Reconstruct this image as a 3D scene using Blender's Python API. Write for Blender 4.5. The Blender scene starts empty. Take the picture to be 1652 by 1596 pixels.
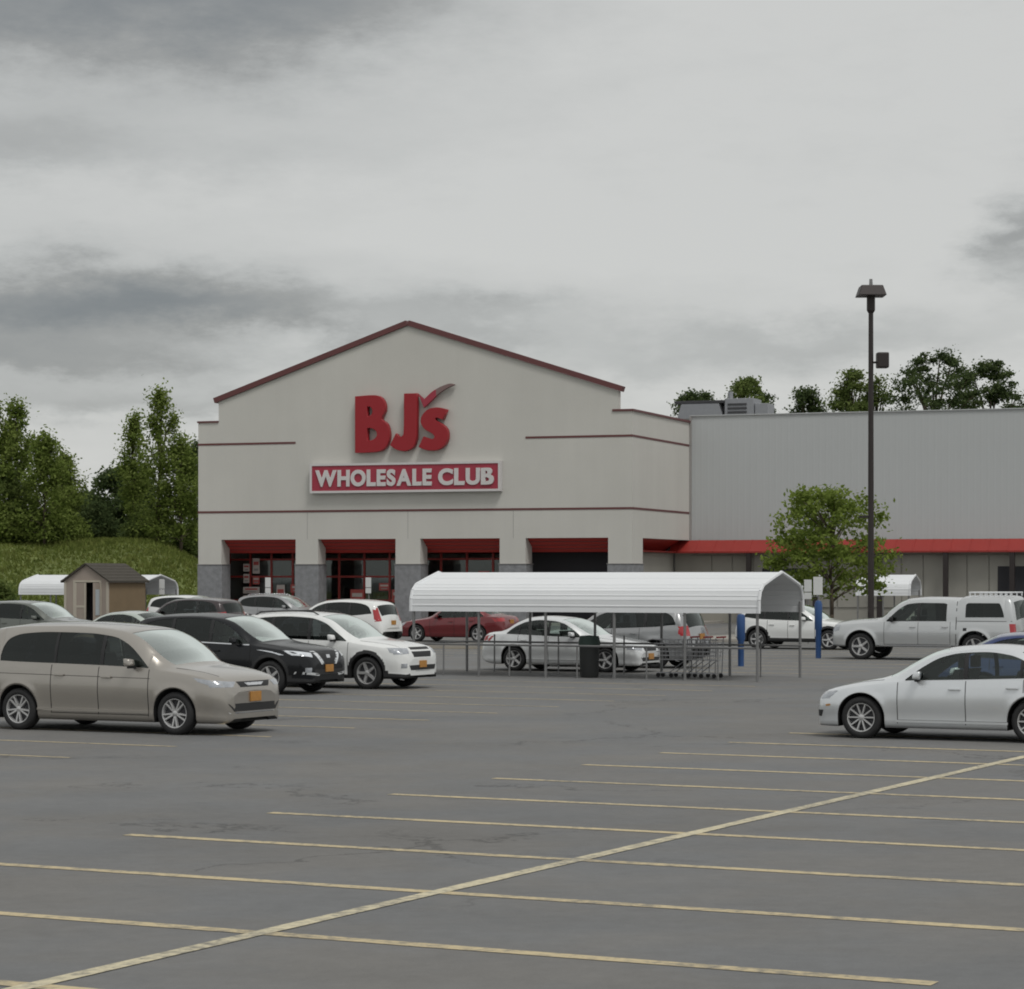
import bpy, bmesh, math, random
import numpy as np
from mathutils import Vector, Matrix
from mathutils.bvhtree import BVHTree

R = math.radians
scene = bpy.context.scene
COL = scene.collection

# ------------------------------------------------------------------ camera
cam_d = bpy.data.cameras.new("camera")
cam = bpy.data.objects.new("camera", cam_d)
COL.objects.link(cam)
cam.location = (0, 0, 2.5)
cam.rotation_euler = (R(90), 0, 0)
cam_d.sensor_width = 36.0
cam_d.lens = 36.0 * 4083 / 1652
cam_d.shift_y = 134 / 1652
cam_d.clip_start = 0.1
cam_d.clip_end = 6000
scene.camera = cam
scene.render.resolution_x, scene.render.resolution_y = 1024, 989

# ------------------------------------------------------------------ node helper
class NT:
    def __init__(self, tree):
        self.t = tree; self.n = tree.nodes; self.l = tree.links
    def new(self, typ, **kw):
        nd = self.n.new(typ)
        for k, v in kw.items(): setattr(nd, k, v)
        return nd
    def link(self, a, b): self.l.new(a, b)
    def put(self, sock, v):
        if isinstance(v, bpy.types.NodeSocket): self.l.new(v, sock)
        else: sock.default_value = v
    def math(self, op, a, b=0.0, c=0.0, clamp=False):
        nd = self.new("ShaderNodeMath", operation=op, use_clamp=clamp)
        self.put(nd.inputs[0], a); self.put(nd.inputs[1], b); self.put(nd.inputs[2], c)
        return nd.outputs[0]
    def vmath(self, op, a, b=(0, 0, 0)):
        nd = self.new("ShaderNodeVectorMath", operation=op)
        self.put(nd.inputs[0], a); self.put(nd.inputs[1], b)
        return nd.outputs[0]
    def noise(self, vec, scale, detail=4.0, rough=0.5, dist=0.0):
        nd = self.new("ShaderNodeTexNoise")
        if vec is not None: self.put(nd.inputs["Vector"], vec)
        nd.inputs["Scale"].default_value = scale
        nd.inputs["Detail"].default_value = detail
        nd.inputs["Roughness"].default_value = rough
        nd.inputs["Distortion"].default_value = dist
        return nd
    def ramp(self, fac, stops, interp="EASE"):
        nd = self.new("ShaderNodeValToRGB")
        nd.color_ramp.interpolation = interp
        els = nd.color_ramp.elements
        while len(els) < len(stops): els.new(0.5)
        for e, (p, c) in zip(els, stops):
            e.position = p
            e.color = (c, c, c, 1) if isinstance(c, (int, float)) else (*c, 1)
        self.put(nd.inputs[0], fac)
        return nd.outputs[0]
    def mix(self, fac, a, b, blend="MIX"):
        nd = self.new("ShaderNodeMix", data_type="RGBA", blend_type=blend)
        self.put(nd.inputs[0], fac)
        for s, v in ((nd.inputs[6], a), (nd.inputs[7], b)):
            if isinstance(v, (tuple, list)) and len(v) == 3: v = (*v, 1)
            self.put(s, v)
        return nd.outputs[2]

# ------------------------------------------------------------------ world (overcast sky)
SUN_EL, SUN_AZ = R(58), R(152)          # azimuth clockwise from +Y: behind the camera, to the right
world = bpy.data.worlds.new("World")
scene.world = world
world.use_nodes = True
w = NT(world.node_tree)
w.n.clear()
out = w.new("ShaderNodeOutputWorld")
bg = w.new("ShaderNodeBackground")
sky = w.new("ShaderNodeTexSky", sky_type="NISHITA")
sky.sun_disc = False
sky.sun_elevation = SUN_EL
sky.sun_rotation = SUN_AZ
sky_c = w.vmath("SCALE", sky.outputs[0]); sky_c.node.inputs[3].default_value = 0.08
tc = w.new("ShaderNodeTexCoord")
dirv = w.vmath("NORMALIZE", tc.outputs["Generated"])
sp = w.new("ShaderNodeSeparateXYZ"); w.link(dirv, sp.inputs[0])
dx, dy, dz = sp.outputs
zz = w.math("MAXIMUM", dz, 0.0)
den = w.math("ADD", zz, 0.10)
cb = w.new("ShaderNodeCombineXYZ")
w.put(cb.inputs[0], w.math("DIVIDE", dx, den)); w.put(cb.inputs[1], w.math("DIVIDE", dy, den)); cb.inputs[2].default_value = 3.1
plane = cb.outputs[0]
n1 = w.noise(plane, 0.45, 3, 0.5, 0.3).outputs[0]
n2 = w.noise(plane, 1.3, 4, 0.55, 0.3).outputs[0]
dstr = w.vmath("MULTIPLY", dirv, (1.0, 1.0, 2.6))
warp = w.noise(dstr, 11.0, 7, 0.64)
warp2 = w.noise(dstr, 38.0, 5, 0.65)
wv = w.vmath("SUBTRACT", warp.outputs["Color"], (0.5, 0.5, 0.5))
wsp = w.new("ShaderNodeSeparateXYZ"); w.link(wv, wsp.inputs[0])
wx = w.math("MULTIPLY_ADD", wsp.outputs[0], 0.13, dx)
wz = w.math("MULTIPLY_ADD", wsp.outputs[2], 0.050, dz)
wz = w.math("MULTIPLY_ADD", w.math("SUBTRACT", warp2.outputs[0], 0.5), 0.016, wz)
front = w.math("GREATER_THAN", dy, 0.0)
# the dark banks of cloud that hang over the store: (azimuth x, height z, half sizes, depth)
banks = [(-.170, .220, .100, .020, .70), (-.070, .226, .045, .016, .34), (-.170, .108, .062, .012, .78),
         (-.095, .104, .045, .008, .36), (-.185, .086, .060, .008, .55), (-.15, .070, .10, .006, .35),
         (.208, .136, .015, .022, .55), (.06, .088, .05, .010, .24), (-.01, .100, .03, .006, .30),
         (.19, .236, .03, .006, .45), (-.17, .165, .07, .010, .25), (.13, .094, .05, .007, .25)]
tot = None
for x0, z0, sx, sz, k in banks:
    a = w.math("DIVIDE", w.math("SUBTRACT", wx, x0), sx)
    b = w.math("DIVIDE", w.math("SUBTRACT", wz, z0), sz)
    r2 = w.math("ADD", w.math("MULTIPLY", a, a), w.math("MULTIPLY", b, b))
    g = w.math("MULTIPLY", w.math("EXPONENT", w.math("MULTIPLY", r2, -0.7)), k)
    tot = g if tot is None else w.math("ADD", tot, g)
tot = w.math("MULTIPLY", tot, front)
dark_gen = w.math("MULTIPLY", w.math("SUBTRACT", n1, 0.54), 0.9)
dark_gen = w.math("MAXIMUM", dark_gen, 0.0)
fine = w.math("MULTIPLY", w.math("SUBTRACT", n2, 0.5), 0.24)
dark = w.math("ADD", w.math("ADD", tot, dark_gen), fine)
dark = w.math("ADD", dark, w.math("MULTIPLY", w.math("SUBTRACT", warp2.outputs[0], 0.5), 0.13), 0, True)
cloud = w.ramp(dark, [(0.0, (.615, .62, .605)), (0.25, (.49, .50, .49)), (0.55, (.335, .342, .335)), (1.0, (.20, .217, .228))], "LINEAR")
skymix = w.mix(0.94, sky_c, cloud)
w.link(skymix, bg.inputs[0])
bg.inputs[1].default_value = 1.0
world.cycles.sampling_method = "MANUAL"
world.cycles.sample_map_resolution = 256
w.link(bg.outputs[0], out.inputs[0])

# ------------------------------------------------------------------ sun, exposure
sun_d = bpy.data.lights.new("sun", "SUN")
sun = bpy.data.objects.new("sun", sun_d)
COL.objects.link(sun)
sdir = Vector((math.sin(SUN_AZ) * math.cos(SUN_EL), math.cos(SUN_AZ) * math.cos(SUN_EL), math.sin(SUN_EL)))
sun.rotation_mode = 'QUATERNION'
sun.rotation_quaternion = sdir.to_track_quat('Z', 'Y')
sun.location = sdir * 200
sun_d.energy = 1.45
sun_d.angle = R(18)
sun_d.color = (1.0, 0.98, 0.94)
vs = scene.view_settings
vs.view_transform = 'Standard'; vs.look = 'None'; vs.exposure = 0.0; vs.gamma = 1.0
vs.use_curve_mapping = False
scene.render.engine = 'CYCLES'
scene.cycles.use_denoising = True
scene.cycles.use_adaptive_sampling = True
scene.cycles.adaptive_threshold = 0.02
scene.cycles.max_bounces = 5
scene.cycles.diffuse_bounces = 4
scene.cycles.glossy_bounces = 3
scene.cycles.transparent_max_bounces = 8
scene.cycles.filter_width = 1.9

# ------------------------------------------------------------------ materials
MATS = {}
def principled(name, base, rough=0.6, metal=0.0, coat=0.0, spec=0.5, var=0.0, vscale=4.0, bump=0.0, bscale=60.0, ior=None):
    if name in MATS: return MATS[name]
    m = bpy.data.materials.new(name); m.use_nodes = True
    t = NT(m.node_tree); bs = t.n["Principled BSDF"]
    bs.inputs["Roughness"].default_value = rough
    bs.inputs["Metallic"].default_value = metal
    bs.inputs["Coat Weight"].default_value = coat
    bs.inputs["Coat Roughness"].default_value = 0.06
    bs.inputs["Specular IOR Level"].default_value = spec
    if ior: bs.inputs["IOR"].default_value = ior
    tcn = t.new("ShaderNodeTexCoord").outputs["Object"]
    nz = t.noise(tcn, vscale, 5, 0.6)
    f = t.math("MULTIPLY", t.math("SUBTRACT", nz.outputs[0], 0.5), 2 * var)
    f = t.math("ADD", f, 1.0)
    col = t.vmath("SCALE", base); t.put(col.node.inputs[3], f)
    t.link(col, bs.inputs["Base Color"])
    if bump > 0:
        bn = t.new("ShaderNodeBump"); bn.inputs["Strength"].default_value = bump; bn.inputs["Distance"].default_value = 0.02
        t.link(t.noise(tcn, bscale, 4, 0.6).outputs[0], bn.inputs["Height"])
        t.link(bn.outputs[0], bs.inputs["Normal"])
    MATS[name] = m
    return m

def glass_mat(name, tint, ior=1.5, boost=1.0, tinted=0.0):
    if name in MATS: return MATS[name]
    m = bpy.data.materials.new(name); m.use_nodes = True
    t = NT(m.node_tree); t.n.clear()
    o = t.new("ShaderNodeOutputMaterial")
    tr = t.new("ShaderNodeBsdfTransparent"); tr.inputs[0].default_value = (*tint, 1)
    gl = t.new("ShaderNodeBsdfGlossy"); gl.inputs["Roughness"].default_value = 0.03
    gl.inputs[0].default_value = (.93, 1.0, .97, 1)
    fr = t.new("ShaderNodeFresnel"); fr.inputs[0].default_value = ior
    mx = t.new("ShaderNodeMixShader")
    t.put(mx.inputs[0], t.math("MULTIPLY", fr.outputs[0], boost, 0, True))
    t.link(tr.outputs[0], mx.inputs[1]); t.link(gl.outputs[0], mx.inputs[2]); t.link(mx.outputs[0], o.inputs[0])
    MATS[name] = m
    return m

def paint(name, base, metal=0.35, rough=0.32):
    return principled("paint_" + name, base, rough, metal, 1.0, 0.5, 0.05, 1.2)

def asphalt_mat():
    m = bpy.data.materials.new("asphalt"); m.use_nodes = True
    t = NT(m.node_tree); bs = t.n["Principled BSDF"]
    co = t.new("ShaderNodeTexCoord").outputs["Object"]
    big = t.noise(t.vmath("MULTIPLY", co, (1.0, 2.2, 1.0)), 0.10, 6, 0.65, 0.4).outputs[0]
    mid = t.noise(co, 0.8, 6, 0.65, 0.3).outputs[0]
    fin = t.noise(co, 38.0, 3, 0.7).outputs[0]
    grit = t.noise(co, 150.0, 2, 0.6).outputs[0]
    k = t.math("ADD", t.math("MULTIPLY", t.math("SUBTRACT", big, .5), .42), t.math("MULTIPLY", t.math("SUBTRACT", mid, .5), .30))
    k = t.math("ADD", k, t.math("MULTIPLY", t.math("SUBTRACT", fin, .5), .30))
    k = t.math("ADD", k, t.math("MULTIPLY", t.math("SUBTRACT", grit, .5), .25))
    mot = t.noise(co, 5.5, 4, 0.7).outputs[0]
    k = t.math("ADD", k, t.math("MULTIPLY", t.math("SUBTRACT", mot, .5), .34))
    k = t.math("ADD", k, 1.0)
    # wandering cracks, only in places
    wv = t.vmath("SUBTRACT", t.noise(co, 0.9, 5, 0.65).outputs["Color"], (.5, .5, .5))
    sc = t.vmath("SCALE", wv); sc.node.inputs[3].default_value = 2.2
    cw = t.vmath("ADD", co, sc)
    vor = t.new("ShaderNodeTexVoronoi", feature="DISTANCE_TO_EDGE"); t.put(vor.inputs["Vector"], cw); vor.inputs["Scale"].default_value = 0.13
    cr = t.ramp(vor.outputs["Distance"], [(0.0, 1.0), (0.0028, 0.75), (0.006, 0.0)], "LINEAR")
    mask = t.ramp(t.noise(co, 0.16, 3, 0.5).outputs[0], [(0.47, 0.0), (0.56, 1.0)])
    crack = t.math("MULTIPLY", cr, mask)
    k = t.math("MULTIPLY", k, t.math("SUBTRACT", 1.0, t.math("MULTIPLY", crack, 0.42)))
    # oil spots
    oil = t.ramp(t.noise(co, 0.55, 4, 0.5).outputs[0], [(0.64, 0.0), (0.74, 1.0)])
    k = t.math("MULTIPLY", k, t.math("SUBTRACT", 1.0, t.math("MULTIPLY", oil, 0.14)))
    tint = t.mix(t.ramp(t.noise(co, .35, 4, .6).outputs[0], [(.35, 0.0), (.65, 1.0)]), (.166, .162, .155), (.158, .161, .163))
    col = t.vmath("SCALE", tint); t.put(col.node.inputs[3], k)
    t.link(col, bs.inputs["Base Color"])
    bs.inputs["Roughness"].default_value = 0.88
    bs.inputs["Specular IOR Level"].default_value = 0.25
    bn = t.new("ShaderNodeBump"); bn.inputs["Strength"].default_value = 0.35; bn.inputs["Distance"].default_value = 0.01
    t.link(t.math("SUBTRACT", t.math("ADD", fin, grit), t.math("MULTIPLY", crack, 2.0)), bn.inputs["Height"])
    t.link(bn.outputs[0], bs.inputs["Normal"])
    return m

def line_mat(name, base):
    m = bpy.data.materials.new(name); m.use_nodes = True
    t = NT(m.node_tree); bs = t.n["Principled BSDF"]
    geo = t.new("ShaderNodeNewGeometry").outputs["Position"]
    a = t.noise(geo, 9.0, 5, 0.7).outputs[0]; b = t.noise(geo, 0.7, 3, 0.5).outputs[0]
    wear = t.ramp(t.math("ADD", t.math("MULTIPLY", a, .75), t.math("MULTIPLY", b, .35)), [(0.46, 0.0), (0.74, 1.0)])
    c = t.mix(t.math("MULTIPLY", wear, 0.9), base, (.14, .135, .125))
    t.link(c, bs.inputs["Base Color"]); bs.inputs["Roughness"].default_value = 0.8
    return m

def leaf_mat(name, ca, cb_, cc):
    m = bpy.data.materials.new(name); m.use_nodes = True
    t = NT(m.node_tree); t.n.clear()
    o = t.new("ShaderNodeOutputMaterial")
    geo = t.new("ShaderNodeNewGeometry")
    co = geo.outputs["Position"]
    f = t.noise(co, 0.9, 3, 0.6).outputs[0]
    c = t.ramp(t.math("ADD", t.math("MULTIPLY", f, .7), t.math("MULTIPLY", geo.outputs["Random Per Island"], .3)), [(0.3, ca), (0.5, cb_), (0.72, cc)], "LINEAR")
    df = t.new("ShaderNodeBsdfDiffuse"); tl = t.new("ShaderNodeBsdfTranslucent")
    t.link(c, df.inputs[0]); t.link(c, tl.inputs[0])
    mx = t.new("ShaderNodeMixShader"); mx.inputs[0].default_value = 0.48
    t.link(df.outputs[0], mx.inputs[1]); t.link(tl.outputs[0], mx.inputs[2]); t.link(mx.outputs[0], o.inputs[0])
    return m

def stucco_mat():
    m = bpy.data.materials.new("stucco"); m.use_nodes = True
    t = NT(m.node_tree); bs = t.n["Principled BSDF"]
    co = t.new("ShaderNodeTexCoord").outputs["Object"]
    st = t.vmath("MULTIPLY", co, (1.6, 1.6, .10))
    streak = t.noise(st, 1.0, 5, 0.6).outputs[0]
    big = t.noise(co, .22, 4, 0.55).outputs[0]; fin = t.noise(co, 9.0, 3, .6).outputs[0]
    k = t.math("ADD", t.math("MULTIPLY", t.math("SUBTRACT", streak, .5), .07), t.math("MULTIPLY", t.math("SUBTRACT", big, .5), .22))
    k = t.math("ADD", t.math("ADD", k, t.math("MULTIPLY", t.math("SUBTRACT", fin, .5), .06)), 1.0)
    col = t.vmath("SCALE", (.555, .545, .510)); t.put(col.node.inputs[3], k)
    t.link(col, bs.inputs["Base Color"]); bs.inputs["Roughness"].default_value = .92; bs.inputs["Specular IOR Level"].default_value = .2
    bn = t.new("ShaderNodeBump"); bn.inputs["Strength"].default_value = .25; bn.inputs["Distance"].default_value = .02
    t.link(t.noise(co, 45, 3, .6).outputs[0], bn.inputs["Height"]); t.link(bn.outputs[0], bs.inputs["Normal"])
    return m

M = {
    'asphalt': asphalt_mat(),
    'line_tan': line_mat("line_tan", (.52, .43, .26)),
    'line_pale': line_mat("line_pale", (.58, .52, .36)),
    'concrete': principled("concrete", (.32, .30, .27), .85, var=.2, vscale=1.5, bump=.2),
    'soil': principled("soil_green", (.135, .165, .048), .95, var=.4, vscale=.3, bump=.5, bscale=3),
    'bark': principled("bark", (.09, .07, .05), .9, var=.3, vscale=5, bump=.6, bscale=20),
    'black_plastic': principled("black_plastic", (.018, .018, .019), .55, var=.1),
    'rubber': principled("rubber", (.02, .02, .021), .8, var=.25, vscale=12),
    'liner': principled("liner", (.012, .012, .012), .9),
    'interior': principled("interior", (.035, .034, .033), .85, var=.2),
    'interior_tan': principled("interior_tan", (.16, .15, .135), .85, var=.2),
    'rim': principled("rim", (.52, .52, .52), .35, .45, var=.05),
    'chrome': principled("chrome", (.75, .76, .78), .12, 1.0),
    'lamp_bright': principled("lamp_bright", (.70, .73, .77), .15, .2, .9, var=.3, vscale=9),
    'bright_trim': principled("bright_trim", (.78, .80, .82), .25, .55, .6),
    'lamp': principled("lamp", (.40, .42, .45), .15, .35, .9, var=.5, vscale=9),
    'lamp_dark': principled("lamp_dark", (.10, .10, .11), .15, .3, .8),
    'red_lamp': principled("red_lamp", (.36, .012, .018), .15, 0, .9),
    'plate_orange': principled("plate_orange", (.42, .20, .045), .5, var=.3, vscale=14),
    'plate_white': principled("plate_white", (.6, .6, .58), .5),
    'gap': principled("gap", (.01, .01, .01), .9),
    'stucco': stucco_mat(),
    'siding': principled("siding", (.45, .466, .469), .7, .0, var=.05, vscale=.3),
    'brown_red': principled("brown_red", (.125, .042, .042), .55, var=.15, vscale=1.5),
    'red_metal': principled("red_metal", (.28, .026, .020), .5, var=.12, vscale=1.2),
    'red_soffit_lifted': principled("red_soffit_lifted", (.46, .040, .032), .55, var=.1, vscale=1.2),  # red metal with its colour lifted to offset the shade behind the lintel
    'red_sign': principled("red_sign", (.30, .008, .016), .4, var=.06),
    'red_face': principled("red_face", (.33, .03, .055), .45, var=.08),
    'check_grey': principled("check_grey", (.20, .13, .125), .5, var=.1),
    'sign_white': principled("sign_white", (.60, .58, .575), .5, var=.04),
    'return_grey': principled("return_grey", (.30, .29, .28), .6, var=.1),
    'block': principled("block", (.23, .235, .245), .92, var=.45, vscale=3.5, bump=.8, bscale=14),
    'tan_wall': principled("tan_wall", (.33, .32, .285), .85, var=.1, vscale=.8),
    'dark_metal': principled("dark_metal", (.035, .028, .027), .5, .3, var=.1),
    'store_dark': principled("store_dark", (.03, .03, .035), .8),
    'store_inside': principled("store_inside", (.34, .31, .29), .9, var=.6, vscale=.7),
    'poster': principled("poster", (.55, .50, .47), .6, var=.25, vscale=1.5),
    'poster_red': principled("poster_red", (.45, .09, .08), .6, var=.2, vscale=1.5),
    'roof_gravel': principled("roof_gravel", (.2, .2, .19), .95),
    'hvac': principled("hvac", (.28, .29, .31), .6, .2, var=.15),
    'hvac_dark': principled("hvac_dark", (.05, .05, .055), .7),
    'white_metal': principled("white_metal", (.72, .735, .75), .5, .05, var=.05, vscale=.8),
    'white_under': principled("white_under", (.30, .30, .29), .7, var=.1),
    'galv': principled("galv", (.21, .21, .21), .5, .4, var=.15, vscale=3),
    'blue': principled("blue_sleeve", (.022, .070, .20), .5, var=.12),
    'sign_panel': principled("sign_panel", (.66, .67, .66), .5, var=.04),
    'sign_blue': principled("sign_blue", (.04, .10, .32), .5),
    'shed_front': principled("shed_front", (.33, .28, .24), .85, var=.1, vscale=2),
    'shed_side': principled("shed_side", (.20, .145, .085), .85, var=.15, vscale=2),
    'shed_trim': principled("shed_trim", (.46, .42, .35), .8, var=.06),
    'shingle': principled("shingle", (.062, .055, .045), .95, var=.35, vscale=6, bump=.5, bscale=20),
    'notice': principled("notice", (.42, .47, .50), .6, var=.1),
    'bin': principled("bin", (.022, .024, .024), .7, var=.15),
    'bin_lid': principled("bin_lid", (.015, .035, .027), .6),
    'cart_wire': principled("cart_wire", (.30, .30, .31), .35, .8),
    'cart_red': principled("cart_red", (.40, .02, .02), .5),
    'leaf_poplar': leaf_mat("leaf_poplar", (0.12, 0.17, 0.04), (0.19, 0.245, 0.062), (0.265, 0.32, 0.1)),
    'leaf_dark': leaf_mat("leaf_dark", (0.052, 0.078, 0.034), (0.088, 0.122, 0.05), (0.135, 0.172, 0.072)),
    'leaf_mid': leaf_mat("leaf_mid", (0.09, 0.128, 0.04), (0.145, 0.19, 0.06), (0.205, 0.25, 0.085)),
    'leaf_maple': leaf_mat("leaf_maple", (0.11, 0.16, 0.032), (0.19, 0.25, 0.055), (0.265, 0.325, 0.092)),
    'grass': leaf_mat("grass_blade", (.145, .185, .050), (.19, .228, .064), (.235, .255, .085)),
    'glass_dark': glass_mat("glass_dark", (.10, .11, .12), 1.5, 1.1),
    'glass_clear': glass_mat("glass_clear", (.74, .82, .78), 1.5, 1.3),
    'glass_wind': glass_mat("glass_windscreen", (.60, .68, .65), 1.75, 4.2),
    'glass_store': glass_mat("glass_store", (.66, .68, .68), 1.5, 1.4),
}

# ------------------------------------------------------------------ mesh helpers
def link(o, parent=None):
    COL.objects.link(o)
    if parent is not None: o.parent = parent
    return o
def tag(o, label=None, cat=None, group=None, kind=None):
    if label: o["label"] = label
    if cat: o["category"] = cat
    if group: o["group"] = group
    if kind: o["kind"] = kind
    return o
def empty(name, loc=(0, 0, 0), rz=0.0, parent=None):
    o = bpy.data.objects.new(name, None)
    o.empty_display_size = 0.2
    o.location = loc; o.rotation_euler = (0, 0, rz)
    return link(o, parent)

class MB:
    """collects simple solids into one mesh"""
    def __init__(self): self.v = []; self.f = []
    def add(self, vs_, fs):
        b = len(self.v); self.v += [tuple(p) for p in vs_]; self.f += [tuple(i + b for i in f) for f in fs]
        return self
    def box(self, x0, x1, y0, y1, z0, z1):
        return self.add([(x0, y0, z0), (x1, y0, z0), (x1, y1, z0), (x0, y1, z0), (x0, y0, z1), (x1, y0, z1), (x1, y1, z1), (x0, y1, z1)],
                        [(0, 3, 2, 1), (4, 5, 6, 7), (0, 1, 5, 4), (1, 2, 6, 5), (2, 3, 7, 6), (3, 0, 4, 7)])
    def prism(self, poly, axis, a0, a1):
        """extrude a 2D polygon. axis 'y': poly in (x,z); 'x': poly in (y,z); 'z': poly in (x,y)"""
        n = len(poly)
        def P(p, a):
            return (p[0], a, p[1]) if axis == 'y' else ((a, p[0], p[1]) if axis == 'x' else (p[0], p[1], a))
        vs_ = [P(p, a0) for p in poly] + [P(p, a1) for p in poly]
        fs = [tuple(range(n)), tuple(range(2 * n - 1, n - 1, -1))]
        for i in range(n):
            j = (i + 1) % n
            fs.append((i, i + n, j + n, j))
        return self.add(vs_, fs)
    def tube(self, p0, p1, r0, r1=None, n=8):
        r1 = r0 if r1 is None else r1
        p0, p1 = Vector(p0), Vector(p1)
        d = (p1 - p0).normalized()
        a = d.orthogonal().normalized(); b = d.cross(a)
        vs_ = []
        for p, r in ((p0, r0), (p1, r1)):
            for i in range(n):
                t = 2 * math.pi * i / n
                vs_.append(p + (a * math.cos(t) + b * math.sin(t)) * r)
        fs = [(i, (i + 1) % n, n + (i + 1) % n, n + i) for i in range(n)]
        fs += [tuple(range(n - 1, -1, -1)), tuple(range(n, 2 * n))]
        return self.add(vs_, fs)
    def lathe(self, prof, n=32, axis='y'):
        """prof: list of (r, a); revolve round the axis"""
        b = []
        for r, a in prof:
            for i in range(n):
                t = 2 * math.pi * i / n
                c, s = r * math.cos(t), r * math.sin(t)
                b.append((c, a, s) if axis == 'y' else (c, s, a))
        fs = []
        for k in range(len(prof) - 1):
            for i in range(n):
                j = (i + 1) % n
                fs.append((k * n + i, k * n + j, (k + 1) * n + j, (k + 1) * n + i))
        return self.add(b, fs)
    def xf(self, mat):
        self.v = [tuple(mat @ Vector(p)) for p in self.v]; return self
    def build(self, name, mat, parent=None, smooth=False, bevel=0.0, fix=True):
        me = bpy.data.meshes.new(name)
        me.from_pydata(self.v, [], self.f)
        if fix or bevel:
            bm = bmesh.new(); bm.from_mesh(me)
            if fix: bmesh.ops.recalc_face_normals(bm, faces=bm.faces)
            if bevel:
                es = [e for e in bm.edges if len(e.link_faces) == 2 and e.calc_face_angle(0) > 0.6]
                bmesh.ops.bevel(bm, geom=es, offset=bevel, segments=2, affect='EDGES', profile=0.6)
            bm.to_mesh(me); bm.free()
        if smooth:
            me.shade_smooth()
            if smooth == 'auto': me.set_sharp_from_angle(angle=R(38))
        me.materials.append(mat)
        return link(bpy.data.objects.new(name, me), parent)

def share(name, src, parent, loc=(0, 0, 0), rot=(0, 0, 0), scale=(1, 1, 1)):
    o = bpy.data.objects.new(name, src.data)
    o.location = loc; o.rotation_euler = rot; o.scale = scale
    return link(o, parent)

# lot axes: u along the parking bays (to the right, nearer), v across them (away)
TH = R(27)
U = Vector((math.cos(TH), -math.sin(TH), 0)); V = Vector((math.sin(TH), math.cos(TH), 0))
def uv(u, v, z=0.0):
    p = U * u + V * v
    return (p.x, p.y, z)

# ================================================================== GROUND
def sheet(name, poly, z, mat, kind="structure", parent=None):
    me = bpy.data.meshes.new(name)
    me.from_pydata([(x, y, z) for x, y in poly], [], [tuple(range(len(poly)))])
    me.materials.append(mat)
    o = link(bpy.data.objects.new(name, me), parent)
    if kind: o["kind"] = kind
    return o
ground = sheet("ground", [(-1500, -600), (1500, -600), (1500, 2500), (-1500, 2500)], -0.03, M['soil'])
tag(ground, "grassy ground beyond the parking lot")
lot = sheet("parking_lot", [(-70, -40), (90, -40), (90, 139), (-16, 139), (-24, 150), (-70, 150)], 0.0, M['asphalt'])
tag(lot, "grey cracked asphalt parking lot with painted bays")

def line(u0, v0, u1, v1, wdt, mat, z=0.004):
    a, b = Vector((u0, v0)), Vector((u1, v1))
    d = (b - a).normalized(); nrm = Vector((-d.y, d.x)) * wdt / 2
    n = max(2, int((b - a).length / 0.5))
    rnd = random.Random(int(u0 * 91 + v0 * 37))
    vs_, fs = [], []
    for i in range(n + 1):
        p = a.lerp(b, i / n)
        j = rnd.uniform(.9, 1.06)
        for s in (-1, 1):
            q = p + nrm * s * j
            vs_.append(uv(q.x, q.y, z))
    for i in range(n): fs.append((2 * i, 2 * i + 2, 2 * i + 3, 2 * i + 1))
    me = bpy.data.meshes.new("parking_line"); me.from_pydata(vs_, [], fs); me.materials.append(mat)
    return link(bpy.data.objects.new("parking_line", me), lot)
SP = 2.58
line(-9.65, 5, -9.65, 44.5, .155, M['line_pale'], .006)
for k in range(-3, 10):
    v = 15.05 + SP * k
    line(-14.5, v, -4.75, v, .165, M['line_tan'])
for k in range(-2, 33):
    v = 15.6 + SP * k
    if 55.5 < v < 61: continue
    line(-31.2, v, -21.4 if v < 61 else -22.2, v, .105, M['line_tan'])
for k in range(0, 26):
    line(-48.2, 62 + SP * k * .9, -38.4, 62 + SP * k * .9, .105, M['line_tan'])

# the grassy bank behind the lot, left of the store
def bank_h(x, y):
    def ss(a, b, t):
        t = min(1, max(0, (t - a) / (b - a))); return t * t * (3 - 2 * t)
    e = ss(150, 171, y - (x + 40) * 0.10) * ss(-14.0, -25, x)
    h = 5.6 * e * (0.90 + .10 * math.sin(x * .13 + 1.0) + .06 * math.sin(x * .31 + y * .2))
    h += ss(175, 260, y) * 3.0 * ss(-14, -40, x)
    return h
nx, ny = 70, 60
vs_, fs = [], []
for j in range(ny + 1):
    y = 146 + (300 - 146) * (j / ny) ** 1.5
    for i in range(nx + 1):
        x = -150 + 138 * i / nx
        vs_.append((x, y, bank_h(x, y) + .01 - (0.06 if j == 0 else 0)))
for j in range(ny):
    for i in range(nx):
        a = j * (nx + 1) + i
        fs.append((a, a + 1, a + nx + 2, a + nx + 1))
me = bpy.data.meshes.new("hill"); me.from_pydata(vs_, [], fs); me.shade_smooth(); me.materials.append(M['soil'])
hill = tag(link(bpy.data.objects.new("hill", me)), "grassy bank rising behind the lot beside the store", kind="structure")

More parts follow.
